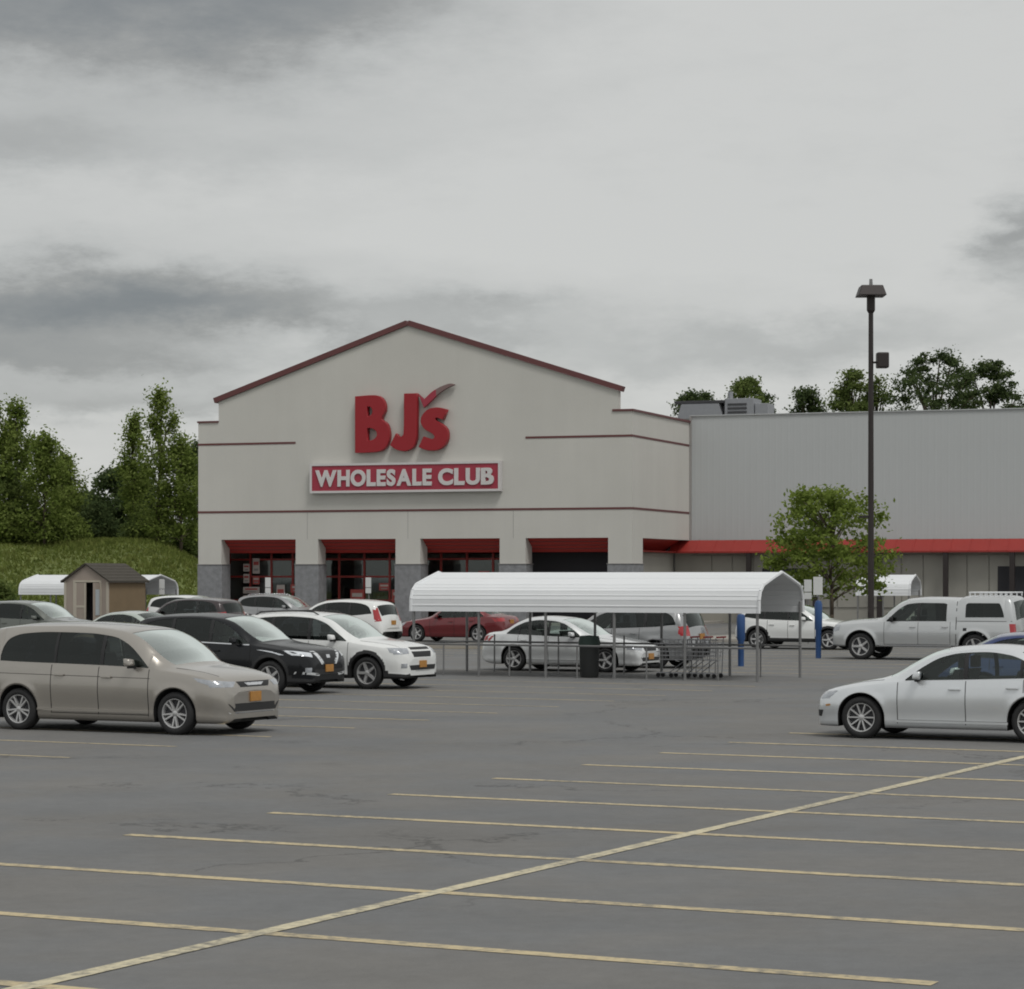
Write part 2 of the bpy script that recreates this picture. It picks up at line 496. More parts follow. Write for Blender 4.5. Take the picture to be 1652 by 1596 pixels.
rng = np.random.default_rng(7)
def soup(name, pts, mat, parent, size, up=0.4, aspect=1.5, jit=.4):
    """many leaf-sized quads at the points"""
    n = len(pts)
    a = rng.normal(size=(n, 3)); a /= np.linalg.norm(a, axis=1)[:, None]
    nrm = rng.normal(size=(n, 3)); nrm[:, 2] += up * 2; nrm /= np.linalg.norm(nrm, axis=1)[:, None]
    t = np.cross(nrm, a); t /= np.linalg.norm(t, axis=1)[:, None] + 1e-9
    b = np.cross(nrm, t)
    s = size * (1 + jit * (rng.random(n) - .5) * 2)[:, None]
    L, W_ = t * s * aspect * .5, b * s * .5
    q = np.stack([pts - L, pts + W_ * .9 - L * .15, pts + L, pts - W_ * .9 - L * .15], 1).reshape(-1, 3)
    me = bpy.data.meshes.new(name)
    me.vertices.add(4 * n); me.loops.add(4 * n); me.polygons.add(n)
    me.vertices.foreach_set("co", q.astype(np.float32).ravel())
    me.loops.foreach_set("vertex_index", np.arange(4 * n, dtype=np.int32))
    me.polygons.foreach_set("loop_start", np.arange(0, 4 * n, 4, dtype=np.int32))
    me.polygons.foreach_set("loop_total", np.full(n, 4, dtype=np.int32))
    me.update(calc_edges=True)
    me.materials.append(mat)
    return link(bpy.data.objects.new(name, me), parent)

# long grass on the bank
gx = rng.uniform(-48, -15.5, 42000); gy = 147 + 30 * rng.random(42000)
gz = np.array([bank_h(x, y) for x, y in zip(gx, gy)])
n = len(gx)
hgt = rng.uniform(.12, .36, n) * (0.7 + .6 * (np.sin(gx * .7) * np.cos(gy * .5) * .5 + .5))
ang = rng.uniform(0, math.pi * 2, n); wd = rng.uniform(.05, .13, n)
ca, sa = np.cos(ang) * wd, np.sin(ang) * wd
lx, ly = rng.normal(0, .12, n), rng.normal(0, .12, n)
base = np.stack([gx, gy, gz - .02], 1)
q = np.stack([base + np.stack([-ca, -sa, 0 * ca], 1), base + np.stack([ca, sa, 0 * ca], 1), base + np.stack([lx, ly, hgt], 1)], 1).reshape(-1, 3)
me = bpy.data.meshes.new("grass")
me.from_pydata(q.tolist(), [], [(3 * i, 3 * i + 1, 3 * i + 2) for i in range(n)])
me.materials.append(M['grass'])
tag(link(bpy.data.objects.new("grass", me)), "long green grass covering the bank", "grass", kind="stuff")

# ================================================================== STORE
AB = R(20)
SD = Vector((math.cos(AB), -math.sin(AB), 0)); SN = Vector((math.sin(AB), math.cos(AB), 0))
CORNER = Vector((6.177, 130.0, 0))
# local frame of the store: x along the front (0 at the right corner, negative to the left), y into the building, z up
store = empty("store_building", CORNER, -AB)
tag(store, "pale stucco wholesale store with red-trimmed gable front and metal-sided wing", "store")
SL = -24.84
# gable front wall: outline with the lintel line at 4.56
poly = [(SL, 4.56), (0, 4.56), (0, 11.06), (-.72, 11.06), (-.72, 12.10), (-12.45, 15.86), (-23.6, 12.08), (-23.6, 10.95), (SL, 10.95)]
MB().prism(poly, 'y', 0, .30).build("gable_wall", M['stucco'], store)
# control joints in the stucco
for s in (-18.3, -12.45, -6.5):
    MB().box(s - .012, s + .012, -.004, .02, 4.56, 6.02).build("control_joint", M['return_grey'], store)
# side wall to the right and left wall
MB().box(-.45, 0, .301, 10.6, 4.56, 11.06).build("side_wall", M['stucco'], store)
MB().box(SL, SL + .4, 1.01, 22, 0, 10.95).build("side_wall", M['stucco'], store)
# piers with block bases
def pier(x0, x1, y0=0.0, y1=1.0):
    p = MB().box(x0, x1, y0, y1, 3.23, 4.56).build("pier", M['stucco'], store)
    MB().box(x0 - .04, x1 + .04, y0 - .04, y1 + .04, 0, 3.20).build("block_base", M['block'], p, bevel=.03)
    MB().box(x0 - .07, x1 + .07, y0 - .07, y1 + .07, 3.20, 3.232).build("ledge", M['return_grey'], p)
for a, b in ((SL, -23.44), (-18.99, -17.67), (-13.16, -11.74), (-7.26, -5.82)): pier(a, b)
pier(-1.30, 0, 0, 1.84)
# stripes
def stripe(x0, x1, z, y=-.02):
    MB().box(x0, x1, y, .05, z - .055, z + .055).build("stripe", M['brown_red'], store)
stripe(SL - .02, -18.99, 9.77); stripe(-5.82, .02, 9.80); stripe(SL - .02, .02, 6.07)
for z in (9.80, 6.07): MB().box(-.05, .02, .051, 10.55, z - .055, z + .055).build("stripe", M['brown_red'], store)
# copings
def coping(p0, p1, h, over=.12):
    d = Vector((p1[0] - p0[0], p1[1] - p0[1])); nrm = Vector((-d.y, d.x)).normalized()
    if nrm.y < 0: nrm = -nrm
    q = [p0, p1, (p1[0] + nrm.x * h, p1[1] + nrm.y * h), (p0[0] + nrm.x * h, p0[1] + nrm.y * h)]
    return MB().prism(q, 'y', -over, .30 + over).build("coping", M['brown_red'], store)
coping((-23.8, 12.02), (-12.45, 15.87), .28)
coping((-12.449, 15.87), (-.58, 12.07), .28)
coping((SL - .05, 10.95), (-23.61, 10.95), .10, .06)
coping((-1.06, 11.06), (.08, 11.06), .11, .06)
MB().box(-.52, .08, .361, 10.6, 11.06, 11.17).build("coping", M['brown_red'], store)
# flat roofs
MB().box(SL + .4, -.45, .30, 10.7, 10.3, 10.4).build("roof", M['roof_gravel'], store)
# sloping red soffit behind the piers, flat ceiling inside
MB().prism([(.31, 4.60), (.31, 4.55), (1.35, 3.84), (1.35, 3.89)], 'x', SL + .02, -.46).build("soffit", M['red_soffit_lifted'], store)
MB().prism([(-.451, 4.60), (-.451, 4.55), (-1.50, 3.87), (-1.50, 3.92)], 'y', 1.86, 10.4).build("soffit", M['red_soffit_lifted'], store)
for z in (4.38, 4.2, 4.02):
    yy = .31 + (4.55 - z) / .71 * 1.04
    MB().box(SL + .41, -.47, yy - .03, yy, z - .02, z + .01).build("soffit_rib", M['brown_red'], store)
MB().box(SL + .41, -.46, 1.36, 10.5, 3.86, 3.94).build("ceiling", M['red_metal'], store)
MB().box(SL + .4, 2, .2, 10.55, 0.0, .12).build("walkway", M['concrete'], store)
# storefront: bays of glass with red mullions, back room behind
SY = 2.9
MB().box(SL + .5, -1.0, 9.6, 9.8, .12, 3.84).build("inner_wall", M['store_inside'], store)
for bx0, bx1 in ((SL + .45, -19.2), (-19.2, -13.2), (-13.2, -7.2)):
    nb = 4
    fr = MB()
    for i in range(nb + 1):
        x = bx0 + (bx1 - bx0) * i / nb
        fr.box(x - .06, x + .06, SY - .05, SY + .05, .12, 3.84)
    for z in (.2, 1.25, 2.55, 3.5): fr.box(bx0 + .07, bx1 - .07, SY - .04, SY + .04, z - .05, z + .05)
    f_ = fr.build("storefront_frame", M['red_metal'], store)
    for i in range(nb):
        x0 = bx0 + (bx1 - bx0) * i / nb; x1 = bx0 + (bx1 - bx0) * (i + 1) / nb
        MB().box(x0 + .065, x1 - .065, SY - .006, SY + .006, .26, 3.44).build("pane", M['glass_store'], f_)
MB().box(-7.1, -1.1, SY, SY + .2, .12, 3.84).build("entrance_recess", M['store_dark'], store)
MB().box(-1.05, -.85, SY, 10.4, .12, 3.84).build("inner_wall", M['tan_wall'], store)
rp = random.Random(3)
for x, z, w_, h_, red in ((-23.30, 3.05, .38, .42, 0), (-22.70, 3.15, .42, .85, 0), (-23.30, 2.45, .36, .5, 0), (-22.70, 2.35, .42, .45, 1), (-23.00, 1.80, 1.0, .36, 0),
                          (-23.00, 1.32, 1.0, .40, 0), (-21.2, 1.55, .5, 1.1, 0), (-20.2, 1.9, .8, .45, 1), (-19.6, 2.7, .4, .6, 1),
                          (-16.6, 1.4, .8, .9, 1), (-15.0, 2.0, .6, .4, 1), (-14.2, 1.5, .7, .7, 1), (-14.0, 2.9, .5, .5, 1), (-10.5, 1.6, .9, 1.2, 1), (-9.2, 2.6, .6, .5, 1)):
    po = MB().box(x - w_ / 2, x + w_ / 2, SY - .10, SY - .07, z - h_ / 2, z + h_ / 2).build("poster", M['poster_red' if red else 'poster'], store)
    MB().box(x - w_ * .38, x + w_ * .38, SY - .104, SY - .1005, z + h_ * .05, z + h_ * .28).build("printed_band", M['poster' if red else 'poster_red'], po)
    MB().box(x - w_ * .30, x + w_ * .30, SY - .104, SY - .1005, z - h_ * .32, z - h_ * .18).build("printed_band", M['return_grey'], po)
# goods stacked inside, seen dimly through the glass
rg = random.Random(11)
for k in range(34):
    x = rg.uniform(SL + 1, -8); w_, h_ = rg.uniform(.4, 1.1), rg.uniform(.5, 2.2)
    MB().box(x - w_ / 2, x + w_ / 2, 4.2 + (k % 5) * .6, 4.7 + (k % 5) * .6, .12, .12 + h_).build("stacked_goods", M[('poster', 'poster_red', 'store_inside', 'return_grey', 'tan_wall')[k % 5]], store)
# main hall and metal-sided wing
MB().box(SL + .4, 75, 10.75, 70, 0, 11.2).build("hall", M['siding'], store)
MB().box(SL + .41, 75, 10.76, 70, 11.201, 11.3).build("roof", M['roof_gravel'], store)
# siding panels: each 1.05 m wide with ribs, standing on the red awning line
pw = 1.05
pb = MB()
prof = []
for i in range(3):
    b0 = i * pw / 3
    prof += [(b0, 0), (b0 + .20, 0), (b0 + .235, -.003), (b0 + .305, -.003), (b0 + .34, 0)]
prof.append((pw, 0))
vsx = [(x, y, 0) for x, y in prof] + [(x, y, 6.92) for x, y in prof]
nn = len(prof)
pb.add(vsx, [(i, i + 1, nn + i + 1, nn + i) for i in range(nn - 1)])
src = None
for i in range(36):
    x = .06 + i * pw
    if src is None:
        src = pb.build("siding_panel", M['siding'], store, fix=False); src.location = (x, 10.70, 4.50)
    else:
        o = share("siding_panel", src, store, (x, 10.70, 4.50))
MB().box(.02, 40, 10.62, 10.9, 11.42, 11.47).build("coping", M['siding'], store)
MB().box(.0, .12, 10.58, 10.72, 4.5, 11.4).build("corner_trim", M['return_grey'], store)
# red awning along the wing
MB().prism([(10.60, 4.56), (10.60, 4.42), (9.72, 3.84), (9.62, 3.84), (9.62, 3.93)], 'x', -.9, 40).build("awning", M['red_metal'], store)
for i in range(40):
    x = -.4 + i * 1.0
    MB().prism([(10.58, 4.575), (10.58, 4.55), (9.612, 3.91), (9.612, 3.945)], 'x', x - .02, x + .02).build("awning_seam", M['red_metal'], store)
# wall under the awning: tan panels between dark posts
MB().box(-.8, 40, 10.5, 10.7, 0, 3.84).build("wing_wall", M['tan_wall'], store)
for i, x in enumerate(np.arange(.2, 40, 1.17)):
    MB().box(x, x + 1.10, 10.44, 10.5, .9, 3.70).build("wall_panel", M['tan_wall'], store)
for x in (3.6, 7.3, 10.8, 14.35, 17.86, 21.4, 25.0):
    MB().box(x - .13, x + .13, 9.66, 9.92, 0, 3.84).build("awning_post", M['dark_metal'], store)
MB().box(17.0, 20.5, 10.40, 10.44, .1, 3.1).build("loading_door", M['store_dark'], store)
MB().box(4.2, 6.6, 10.40, 10.44, .1, 3.0).build("loading_door", M['store_dark'], store)

# rooftop unit
hv = empty("rooftop_unit", store.matrix_basis @ Vector((-.55, 14, 11.3)), -AB)
tag(hv, "grey rooftop air handling unit standing on the wing roof behind the parapet", "air handler")
MB().prism([(-1.2, .05), (1.55, .05), (1.3, 1.05), (-.9, 1.05)], 'y', 0, 1.8).build("hood", M['hvac'], hv, bevel=.03)
MB().box(-1.3, 1.6, -.02, 1.9, 1.06, 1.22).build("hood_top", M['hvac_dark'], hv, bevel=.02)
MB().box(1.62, 3.3, .1, 1.9, .05, 1.3).build("cabinet", M['hvac'], hv, bevel=.03)
for i in range(4): MB().box(1.8, 2.9, .06, .098, .25 + i * .22, .36 + i * .22).build("louvre", M['hvac_dark'], hv)
MB().box(3.34, 4.1, .2, 1.7, .05, 1.0).build("cabinet", M['hvac'], hv, bevel=.03)
MB().tube((1.75, .9, 1.3), (1.75, .9, 1.75), .14).build("vent_pipe", M['hvac'], hv)

# ---- sign letters
def curve_mesh(name, loops, depth, mat, parent, loc, bev=0.0):
    cu = bpy.data.curves.new(name, 'CURVE'); cu.dimensions = '2D'; cu.fill_mode = 'BOTH'; cu.extrude = depth / 2; cu.bevel_depth = bev
    for lp in loops:
        spn = cu.splines.new('POLY'); spn.points.add(len(lp) - 1)
        for p, (x, y) in zip(spn.points, lp): p.co = (x, y, 0, 1)
        spn.use_cyclic_u = True
    tmp = bpy.data.objects.new("tmp", cu); COL.objects.link(tmp)
    me = bpy.data.meshes.new_from_object(tmp.evaluated_get(bpy.context.evaluated_depsgraph_get()))
    bpy.data.objects.remove(tmp); bpy.data.curves.remove(cu)
    me.name = name; me.materials.clear(); me.materials.append(mat)
    o = bpy.data.objects.new(name, me); o.location = loc; o.rotation_euler = (R(90), 0, 0)
    return link(o, parent)
def smooth_loop(pts, corner=(), n=5):
    """Catmull-Rom through the points; indices in corner stay sharp"""
    out_, N = [], len(pts)
    for i in range(N):
        p0, p1, p2, p3 = (Vector(pts[(i + k) % N]) for k in (-1, 0, 1, 2))
        if i in corner: p0 = p1 - (p2 - p1) * .3
        if (i + 1) % N in corner: p3 = p2 + (p2 - p1) * .3
        st = 1 if (i in corner and (i + 1) % N in corner) else n
        for k in range(st):
            t = k / st
            q = .5 * ((2 * p1) + (p2 - p0) * t + (2 * p0 - 5 * p1 + 4 * p2 - p3) * t * t + (3 * p1 - p0 - 3 * p2 + p3) * t ** 3)
            out_.append((q.x, q.y))
    return out_
def crop(pts):     # traced sign outline -> metres
    return [((x - 425) * .00818, (545 - y) * .00784) for x, y in pts]
sign = empty("letter_sign", store.matrix_basis @ Vector((-15.32, -.05, 9.16)), -AB)
tag(sign, "big red raised store-name letters with a check mark on the gable", "letter sign")
B = smooth_loop(crop([(425, 165), (545, 160), (600, 172), (630, 215), (632, 265), (608, 320), (645, 355), (662, 410), (658, 470), (630, 518), (570, 541), (425, 545)]), (0, 11))
Bh1 = smooth_loop(crop([(508, 232), (530, 234), (546, 256), (544, 284), (526, 300), (508, 302)]), (0, 5))
Bh2 = smooth_loop(crop([(508, 378), (540, 380), (574, 402), (576, 440), (545, 464), (508, 466)]), (0, 5))
Jl = smooth_loop(crop([(770, 155), (856, 155), (854, 400), (848, 470), (825, 518), (770, 538), (715, 528), (672, 498), (712, 424), (735, 445), (758, 438), (768, 400)]), (0, 1, 7, 8))
Sl = smooth_loop(crop([(1062, 268), (1000, 254), (935, 266), (893, 310), (888, 355), (915, 395), (965, 425), (982, 448), (962, 466), (905, 448), (872, 514), (930, 536), (1000, 534), (1050, 500), (1070, 450), (1060, 395), (1020, 358), (985, 338), (990, 318), (1035, 332)]), (0, 9, 10, 19))
Ck = smooth_loop(crop([(868, 165), (902, 196), (955, 148), (985, 130), (985, 172), (932, 222), (902, 248), (892, 225)]), (0, 1, 3, 4, 6))
Ck2 = smooth_loop(crop([(986, 129), (1020, 112), (1078, 94), (1112, 100), (1040, 132), (986, 171)]), (0, 3, 5))
for nm, lp, bv in (("letter_b", [B, Bh1, Bh2], .02), ("letter_j", [Jl], .02), ("letter_s", [Sl], .02)):
    o = curve_mesh("letter", lp, .30, M['red_sign'], sign, (0, -.18, 0), bv)
curve_mesh("check_mark", [Ck], .18, M['red_face'], sign, (0, -.14, 0), .01)
curve_mesh("check_tail", [Ck2], .18, M['check_grey'], sign, (0, -.14, 0), .01)
rc = MB()
for x, z in ((.3, .4), (.3, 2.6), (2.9, .4), (3.1, 2.4), (4.3, .5), (4.6, 1.9)): rc.box(x - .04, x + .04, -.02, .05, z - .04, z + .04)
rc.build("standoff", M['return_grey'], sign)

bsx = empty("box_sign", store.matrix_basis @ Vector((-18.0, -.02, 7.02)), -AB)
tag(bsx, "long red box sign with white lettering and white frame under the big letters", "box sign")
BW, BH = 10.9, 1.58
fr = MB().box(0, BW, -.34, 0, 0, .12).box(0, BW, -.34, 0, BH - .12, BH).box(0, .12, -.34, 0, .121, BH - .121).box(BW - .12, BW, -.34, 0, .121, BH - .121)
fr.build("frame", M['sign_white'], bsx)
MB().box(.121, BW - .121, -.30, -.01, .122, BH - .122).build("face", M['red_face'], bsx)
def text_mesh(ch):
    cu = bpy.data.curves.new("letter", 'FONT'); cu.body = ch; cu.size = 1.0; cu.offset = .045; cu.extrude = .03
    tmp = bpy.data.objects.new("tmp", cu); COL.objects.link(tmp)
    me = bpy.data.meshes.new_from_object(tmp.evaluated_get(bpy.context.evaluated_depsgraph_get()))
    bpy.data.objects.remove(tmp); bpy.data.curves.remove(cu)
    return me
def me_user(me):
    for o in bpy.data.objects:
        if o.data == me: return o
    o = bpy.data.objects.new("letter", me); link(o, bsx); return o
def word(txt, x0, x1, z0, z1, parent, y, mat):
    mes = [text_mesh(c) if c != 'B' else curve_mesh('letter', [B, Bh1, Bh2], .14, mat, parent, (0, 0, 0)).data for c in txt]
    ext = []
    for me in mes:
        xs = [v.co.x for v in me.vertices]; ys = [v.co.y for v in me.vertices]
        ext.append((min(xs), max(xs), min(ys), max(ys)))
    for i, c in enumerate(txt):
        if c == 'B':
            k = .60 / (ext[i][1] - ext[i][0]); kz = .73 / (ext[i][3] - ext[i][2])
            for v in mes[i].vertices: v.co.x *= k; v.co.y *= kz
            ext[i] = (ext[i][0] * k, ext[i][1] * k, ext[i][2] * kz, ext[i][3] * kz)
    gap = .055
    tw = sum(e[1] - e[0] for e in ext) + gap * (len(txt) - 1)
    sx = (x1 - x0) / tw
    x = x0
    for me, e in zip(mes, ext):
        me.name = "letter"; me.materials.clear(); me.materials.append(mat)
        o = me_user(me)
        sz = (z1 - z0) / (e[3] - e[2])
        o.scale = (sx, sz, 1); o.rotation_euler = (R(90), 0, 0)
        o.location = (x - e[0] * sx, y, z0 - e[2] * sz)
        x += (e[1] - e[0] + gap) * sx
word("WHOLESALE", .33, 7.05, .34, 1.23, bsx, -.325, M['sign_white'])
word("CLUB", 7.42, 10.55, .34, 1.23, bsx, -.325, M['sign_white'])

# ================================================================== TREES
def limb_tube(mb, pts, r0, r1, n=6):
    for i in range(len(pts) - 1):
        a = r0 + (r1 - r0) * i / (len(pts) - 1); b = r0 + (r1 - r0) * (i + 1) / (len(pts) - 1)
        mb.tube(pts[i], pts[i + 1], a, b, n)
def tree(name, loc, height, rad, bare, label, cat, group, mat, shape="round", clumps=60, per=70, leaf=.3, seed=1, csz=.75, limbs=9):
    rd = random.Random(seed)
    root = empty(name, loc)
    tag(root, label, cat, group)
    mb = MB()
    tr = max(.06, height * .016)
    top = (rd.uniform(-.03, .03) * height, rd.uniform(-.03, .03) * height, height * .88)
    tp = [Vector((0, 0, -.2))]
    for i in range(1, 6):
        f = i / 5
        tp.append(Vector((top[0] * f + rd.uniform(-.1, .1), top[1] * f + rd.uniform(-.1, .1), top[2] * f)))
    limb_tube(mb, tp, tr, tr * .2, 8)
    def prof(t):
        if shape == "poplar": return (math.sin(math.pi * min(1, t * .82 + .16)) ** .75) * (1 - .45 * t)
        if shape == "vase": return .45 + .55 * math.sin(math.pi * (t * .8 + .12)) if t < .98 else .2
        return max(0.12, math.sin(math.pi * (t * .86 + .12))) ** .6
    cents = []
    for i in range(clumps):
        t = rd.random() ** .9
        z = bare + (height - bare) * t
        rr = rad * prof(t) * (rd.random() ** .45)
        a = rd.uniform(0, 2 * math.pi)
        cents.append((math.cos(a) * rr + top[0] * t, math.sin(a) * rr + top[1] * t, z * 1.0))
    shoots = []
    if shape == "poplar":
        for i in range(7):
            t0 = rd.uniform(.25, .8); a = rd.uniform(0, 6.28)
            z0 = bare + (height - bare) * t0; r1 = rad * prof(min(1, t0 + .15)) * rd.uniform(1.0, 1.45)
            p0 = Vector((top[0] * t0, top[1] * t0, z0 * .88)); p1 = Vector((math.cos(a) * r1, math.sin(a) * r1, z0 + rd.uniform(.5, 1.6)))
            limb_tube(mb, [p0, p0.lerp(p1, .5) + Vector((0, 0, -.1)), p1], tr * .3, tr * .08, 5)
            for f in (.55, .8, 1.02): shoots.append(tuple(p0.lerp(p1, f)))
    for c in rd.sample(cents, min(limbs, len(cents))):
        f = max(.12, (c[2] * .72) / top[2]); f = min(.95, f)
        k = min(4, int(f * 5)); p = tp[k].lerp(tp[k + 1], f * 5 - k)
        c = Vector(c); m = p.lerp(c, .5) + Vector((0, 0, .12 * (c - p).length))
        limb_tube(mb, [p, m, c], tr * .38, tr * .1, 5)
    mb.build("trunk", M['bark'], root, smooth=True)
    P = []
    for c in cents:
        s = csz * (rd.uniform(.45, 1.35) if shape != "vase" else rd.uniform(.6, 1.25))
        m = max(8, int(per * rd.uniform(.5, 1.3)))
        g = rng.normal(size=(m, 3)) * np.array([s, s, s * (1.25 if shape == "poplar" else .62)]) * .55
        P.append(np.array(c) + g)
    for c in shoots:
        P.append(np.array(c) + rng.normal(size=(int(per * .45), 3)) * np.array([.20, .20, .34]))
    P = np.concatenate(P)
    P = P[P[:, 2] > bare * .6]
    soup("crown", P, mat, root, leaf, .5)
    return root
def at(px, Z): return (px - 826) * Z / 4083
def zat(py, Z): return 2.5 + (932 - py) * Z / 4083
# poplars on the bank
PG = "tall young poplars on the grassy bank"
for i, (px, ty, Z, rad, br, mt, lab) in enumerate([
        (-22, 628, 172, 2.2, .8, 'leaf_poplar', "poplar cut off by the picture edge at the far left of the bank"),
        (30, 640, 174, 2.0, .6, 'leaf_poplar', "tall pointed poplar second from the picture edge on the bank"),
        (72, 690, 170, 1.7, .5, 'leaf_poplar', "mid-height poplar right of the tall pointed one on the bank"),
        (102, 722, 176, 1.3, .5, 'leaf_poplar', "short slim poplar ending the clump above the white corral"),
        (8, 745, 172, 2.2, .3, 'leaf_mid', "low bushy poplar in front of the clump at the picture edge"),
        (215, 655, 180, .95, 1.5, 'leaf_poplar', "thin sparse poplar standing apart left of the tallest by the store"),
        (256, 620, 174, 1.9, .8, 'leaf_poplar', "tallest poplar near the store with light showing through its crown"),
        (291, 690, 173, 1.6, .9, 'leaf_poplar', "poplar close beside the store's left corner"),
        (318, 705, 182, 1.6, .5, 'leaf_dark', "dark tree half hidden behind the store's left corner")]):
    X = at(px, Z); zb = bank_h(X, Z)
    tree("poplar_tree", (X, Z, zb), zat(ty, Z) - zb - .75, rad * 1.2, br, lab, "tree", PG, M[mt], "poplar", int(28 + rad * 19), 115, .15, 20 + i, .56, 24)
for i, (px, ty, Z, rad, lab) in enumerate([
        (186, 765, 190, 2.2, "dark round tree between the two poplar clumps"),
        (140, 800, 196, 2.0, "low dark tree in the gap between the poplar clumps"),
        (225, 775, 188, 1.8, "dark bushy tree behind the thin sparse poplar")]):
    X = at(px, Z); zb = bank_h(X, Z)
    tree("broadleaf_tree", (X, Z, zb), zat(ty, Z) - zb, rad, .2, lab, "tree", "dark trees on the bank", M['leaf_dark'], "round", 60, 120, .20, 50 + i, .8)
def shrub(px, py, Z, rad, h, lab, mt, seed):
    X = at(px, Z); zb = bank_h(X, Z)
    rd = random.Random(seed)
    root = empty("shrub", (X, Z, zb)); tag(root, lab, "shrub", "shrubs on the grassy bank")
    mb = MB()
    for k in range(5): mb.tube((rd.uniform(-.2, .2), rd.uniform(-.2, .2), -.1), (rd.uniform(-.6, .6) * rad, rd.uniform(-.5, .5) * rad, h * .7), .04, .015, 5)
    mb.build("stem", M['bark'], root)
    P = []
    for k in range(int(26 * rad)):
        a, r_, t = rd.uniform(0, 6.28), rad * rd.random() ** .5, rd.random()
        r_ *= math.sqrt(max(0.05, 1 - t * t * .9))
        P.append(np.array((math.cos(a) * r_, math.sin(a) * r_, t * h)) + rng.normal(size=(80, 3)) * .26)
    P = np.concatenate(P); P = P[P[:, 2] > 0.02]
    soup("foliage", P, mt, root, .15, .5)
for i, (px, Z, rad, h, mt, lab) in enumerate([
        (2, 171, 2.0, 2.6, 'leaf_poplar', "broad shrub at the picture edge low on the bank"),
        (60, 172, 2.0, 2.2, 'leaf_mid', "rounded shrub under the left poplar clump"),
        (105, 173, 1.5, 1.6, 'leaf_poplar', "low shrub at the foot of the short slim poplar"),
        (2, 151.5, 1.0, 1.9, 'leaf_mid', "shrub at the foot of the bank by the picture edge"),
        (150, 176, 1.8, 2.2, 'leaf_dark', "dark shrub on the crest in the gap between the trees"),
        (230, 179, 2.0, 2.0, 'leaf_mid', "shrub on the crest under the tallest poplar"),
        (300, 178, 1.8, 2.2, 'leaf_mid', "shrub on the crest close to the store's corner")]):
    shrub(px, 0, Z, rad, h, lab, M[mt], 80 + i)
# trees behind the store, seen over the wing roof
for i, (px, ty, Z, rad, mt, lab) in enumerate([
        (1100, 630, 215, 1.5, 'leaf_dark', "small dark tree over the roof beside the rooftop unit"),
        (1128, 628, 222, 1.0, 'leaf_dark', "wispy tree just left of centre behind the rooftop unit"),
        (1205, 608, 215, 2.2, 'leaf_mid', "bushy tree rising behind the rooftop unit"),
        (1240, 630, 220, 1.2, 'leaf_dark', "low tree at the end of the rooftop unit"),
        (1305, 625, 215, 1.5, 'leaf_dark', "small rounded tree alone over the middle of the wing roof"),
        (1363, 592, 212, 1.5, 'leaf_mid', "upright tree over the roof just left of the lamp post"),
        (1408, 604, 216, 1.6, 'leaf_mid', "tree over the roof crossed by the lamp post"),
        (1512, 564, 212, 4.0, 'leaf_dark', "largest broad tree over the wing roof"),
        (1592, 578, 216, 3.1, 'leaf_dark', "tree joined to the right flank of the largest one")]):
    hh = zat(ty, Z) - .35
    tree("background_tree", (at(px, Z), Z, 0), hh, rad * 1.1, hh - 6.5 - rad, lab, "tree", "trees behind the store", M[mt], "round", int(26 + 28 * rad), 130, .17, 110 + i, .66, 22)

# ================================================================== LOT FURNITURE
# planting island with the young maple
def island(name, u0, u1, v0, v1, z=.13):
    mb = MB()
    n = 10
    pts = []
    r_ = min(u1 - u0, v1 - v0) * .45
    for cx_, cy_, a0 in ((u1 - r_, v1 - r_, 0), (u0 + r_, v1 - r_, 90), (u0 + r_, v0 + r_, 180), (u1 - r_, v0 + r_, 270)):
        for k in range(n + 1):
            a = R(a0 + 90 * k / n)
            p = uv(cx_ + r_ * math.cos(a), cy_ + r_ * math.sin(a)); pts.append((p[0], p[1]))
    mb.prism(pts, 'z', 0.0, z)
    return tag(mb.build(name, M['concrete'], None, bevel=.02), "raised concrete kerb island in the lot", kind="structure")
island("kerb_island", -39.6, -36.6, 90.5, 100)
island("kerb_island", -46.5, -40.5, 78.3, 79.6, .12)
tp = (at(1340, 100), 100)
tree("maple_tree", (tp[0], tp[1], .0), 5.85, 2.55, 1.9, "young leafy maple growing in the lot before the red awning", "tree", None, M['leaf_maple'], "vase", 112, 105, .12, 5, .48, 30)

# lamp post
lp = empty("lamp_post", (at(1405, 90), 90, 0))
tag(lp, "tall dark lamp post with shoebox head rising in front of the store wing", "lamp post")
MB().lathe([(0, 0), (.32, 0), (.32, .8), (0, .8)], 20, 'z').build("concrete_base", M['concrete'], lp, smooth='auto')
MB().tube((0, 0, .8), (0, 0, 12.0), .115, .085, 12).build("pole", M['dark_metal'], lp, smooth='auto')
MB().tube((0, 0, 12.0), (0, 0, 12.5), .15, .15, 12).tube((0, 0, 11.9), (0, 0, 12.0), .09, .15, 12).build("collar", M['dark_metal'], lp, smooth='auto')
def frustum(x0, y0, z0, x1, y1, z1):
    return MB().add([(-x0, -y0, z0), (x0, -y0, z0), (x0, y0, z0), (-x0, y0, z0), (-x1, -y1, z1), (x1, -y1, z1), (x1, y1, z1), (-x1, y1, z1)],
                    [(0, 3, 2, 1), (4, 5, 6, 7), (0, 1, 5, 4), (1, 2, 6, 5), (2, 3, 7, 6), (3, 0, 4, 7)])
frustum(.50, .50, 12.5, .38, .38, 12.87).build("lamp_head", M['dark_metal'], lp, bevel=.03)
frustum(.06, .06, 12.87, .05, .05, 13.12).build("photocell", M['galv'], lp, bevel=.015)
fl = MB().box(.20, .62, -.24, .24, 9.95, 10.5).build("flood_lamp", M['dark_metal'], lp, bevel=.05)
MB().tube((.05, 0, 10.15), (.25, 0, 10.15), .04).build("bracket", M['dark_metal'], fl)
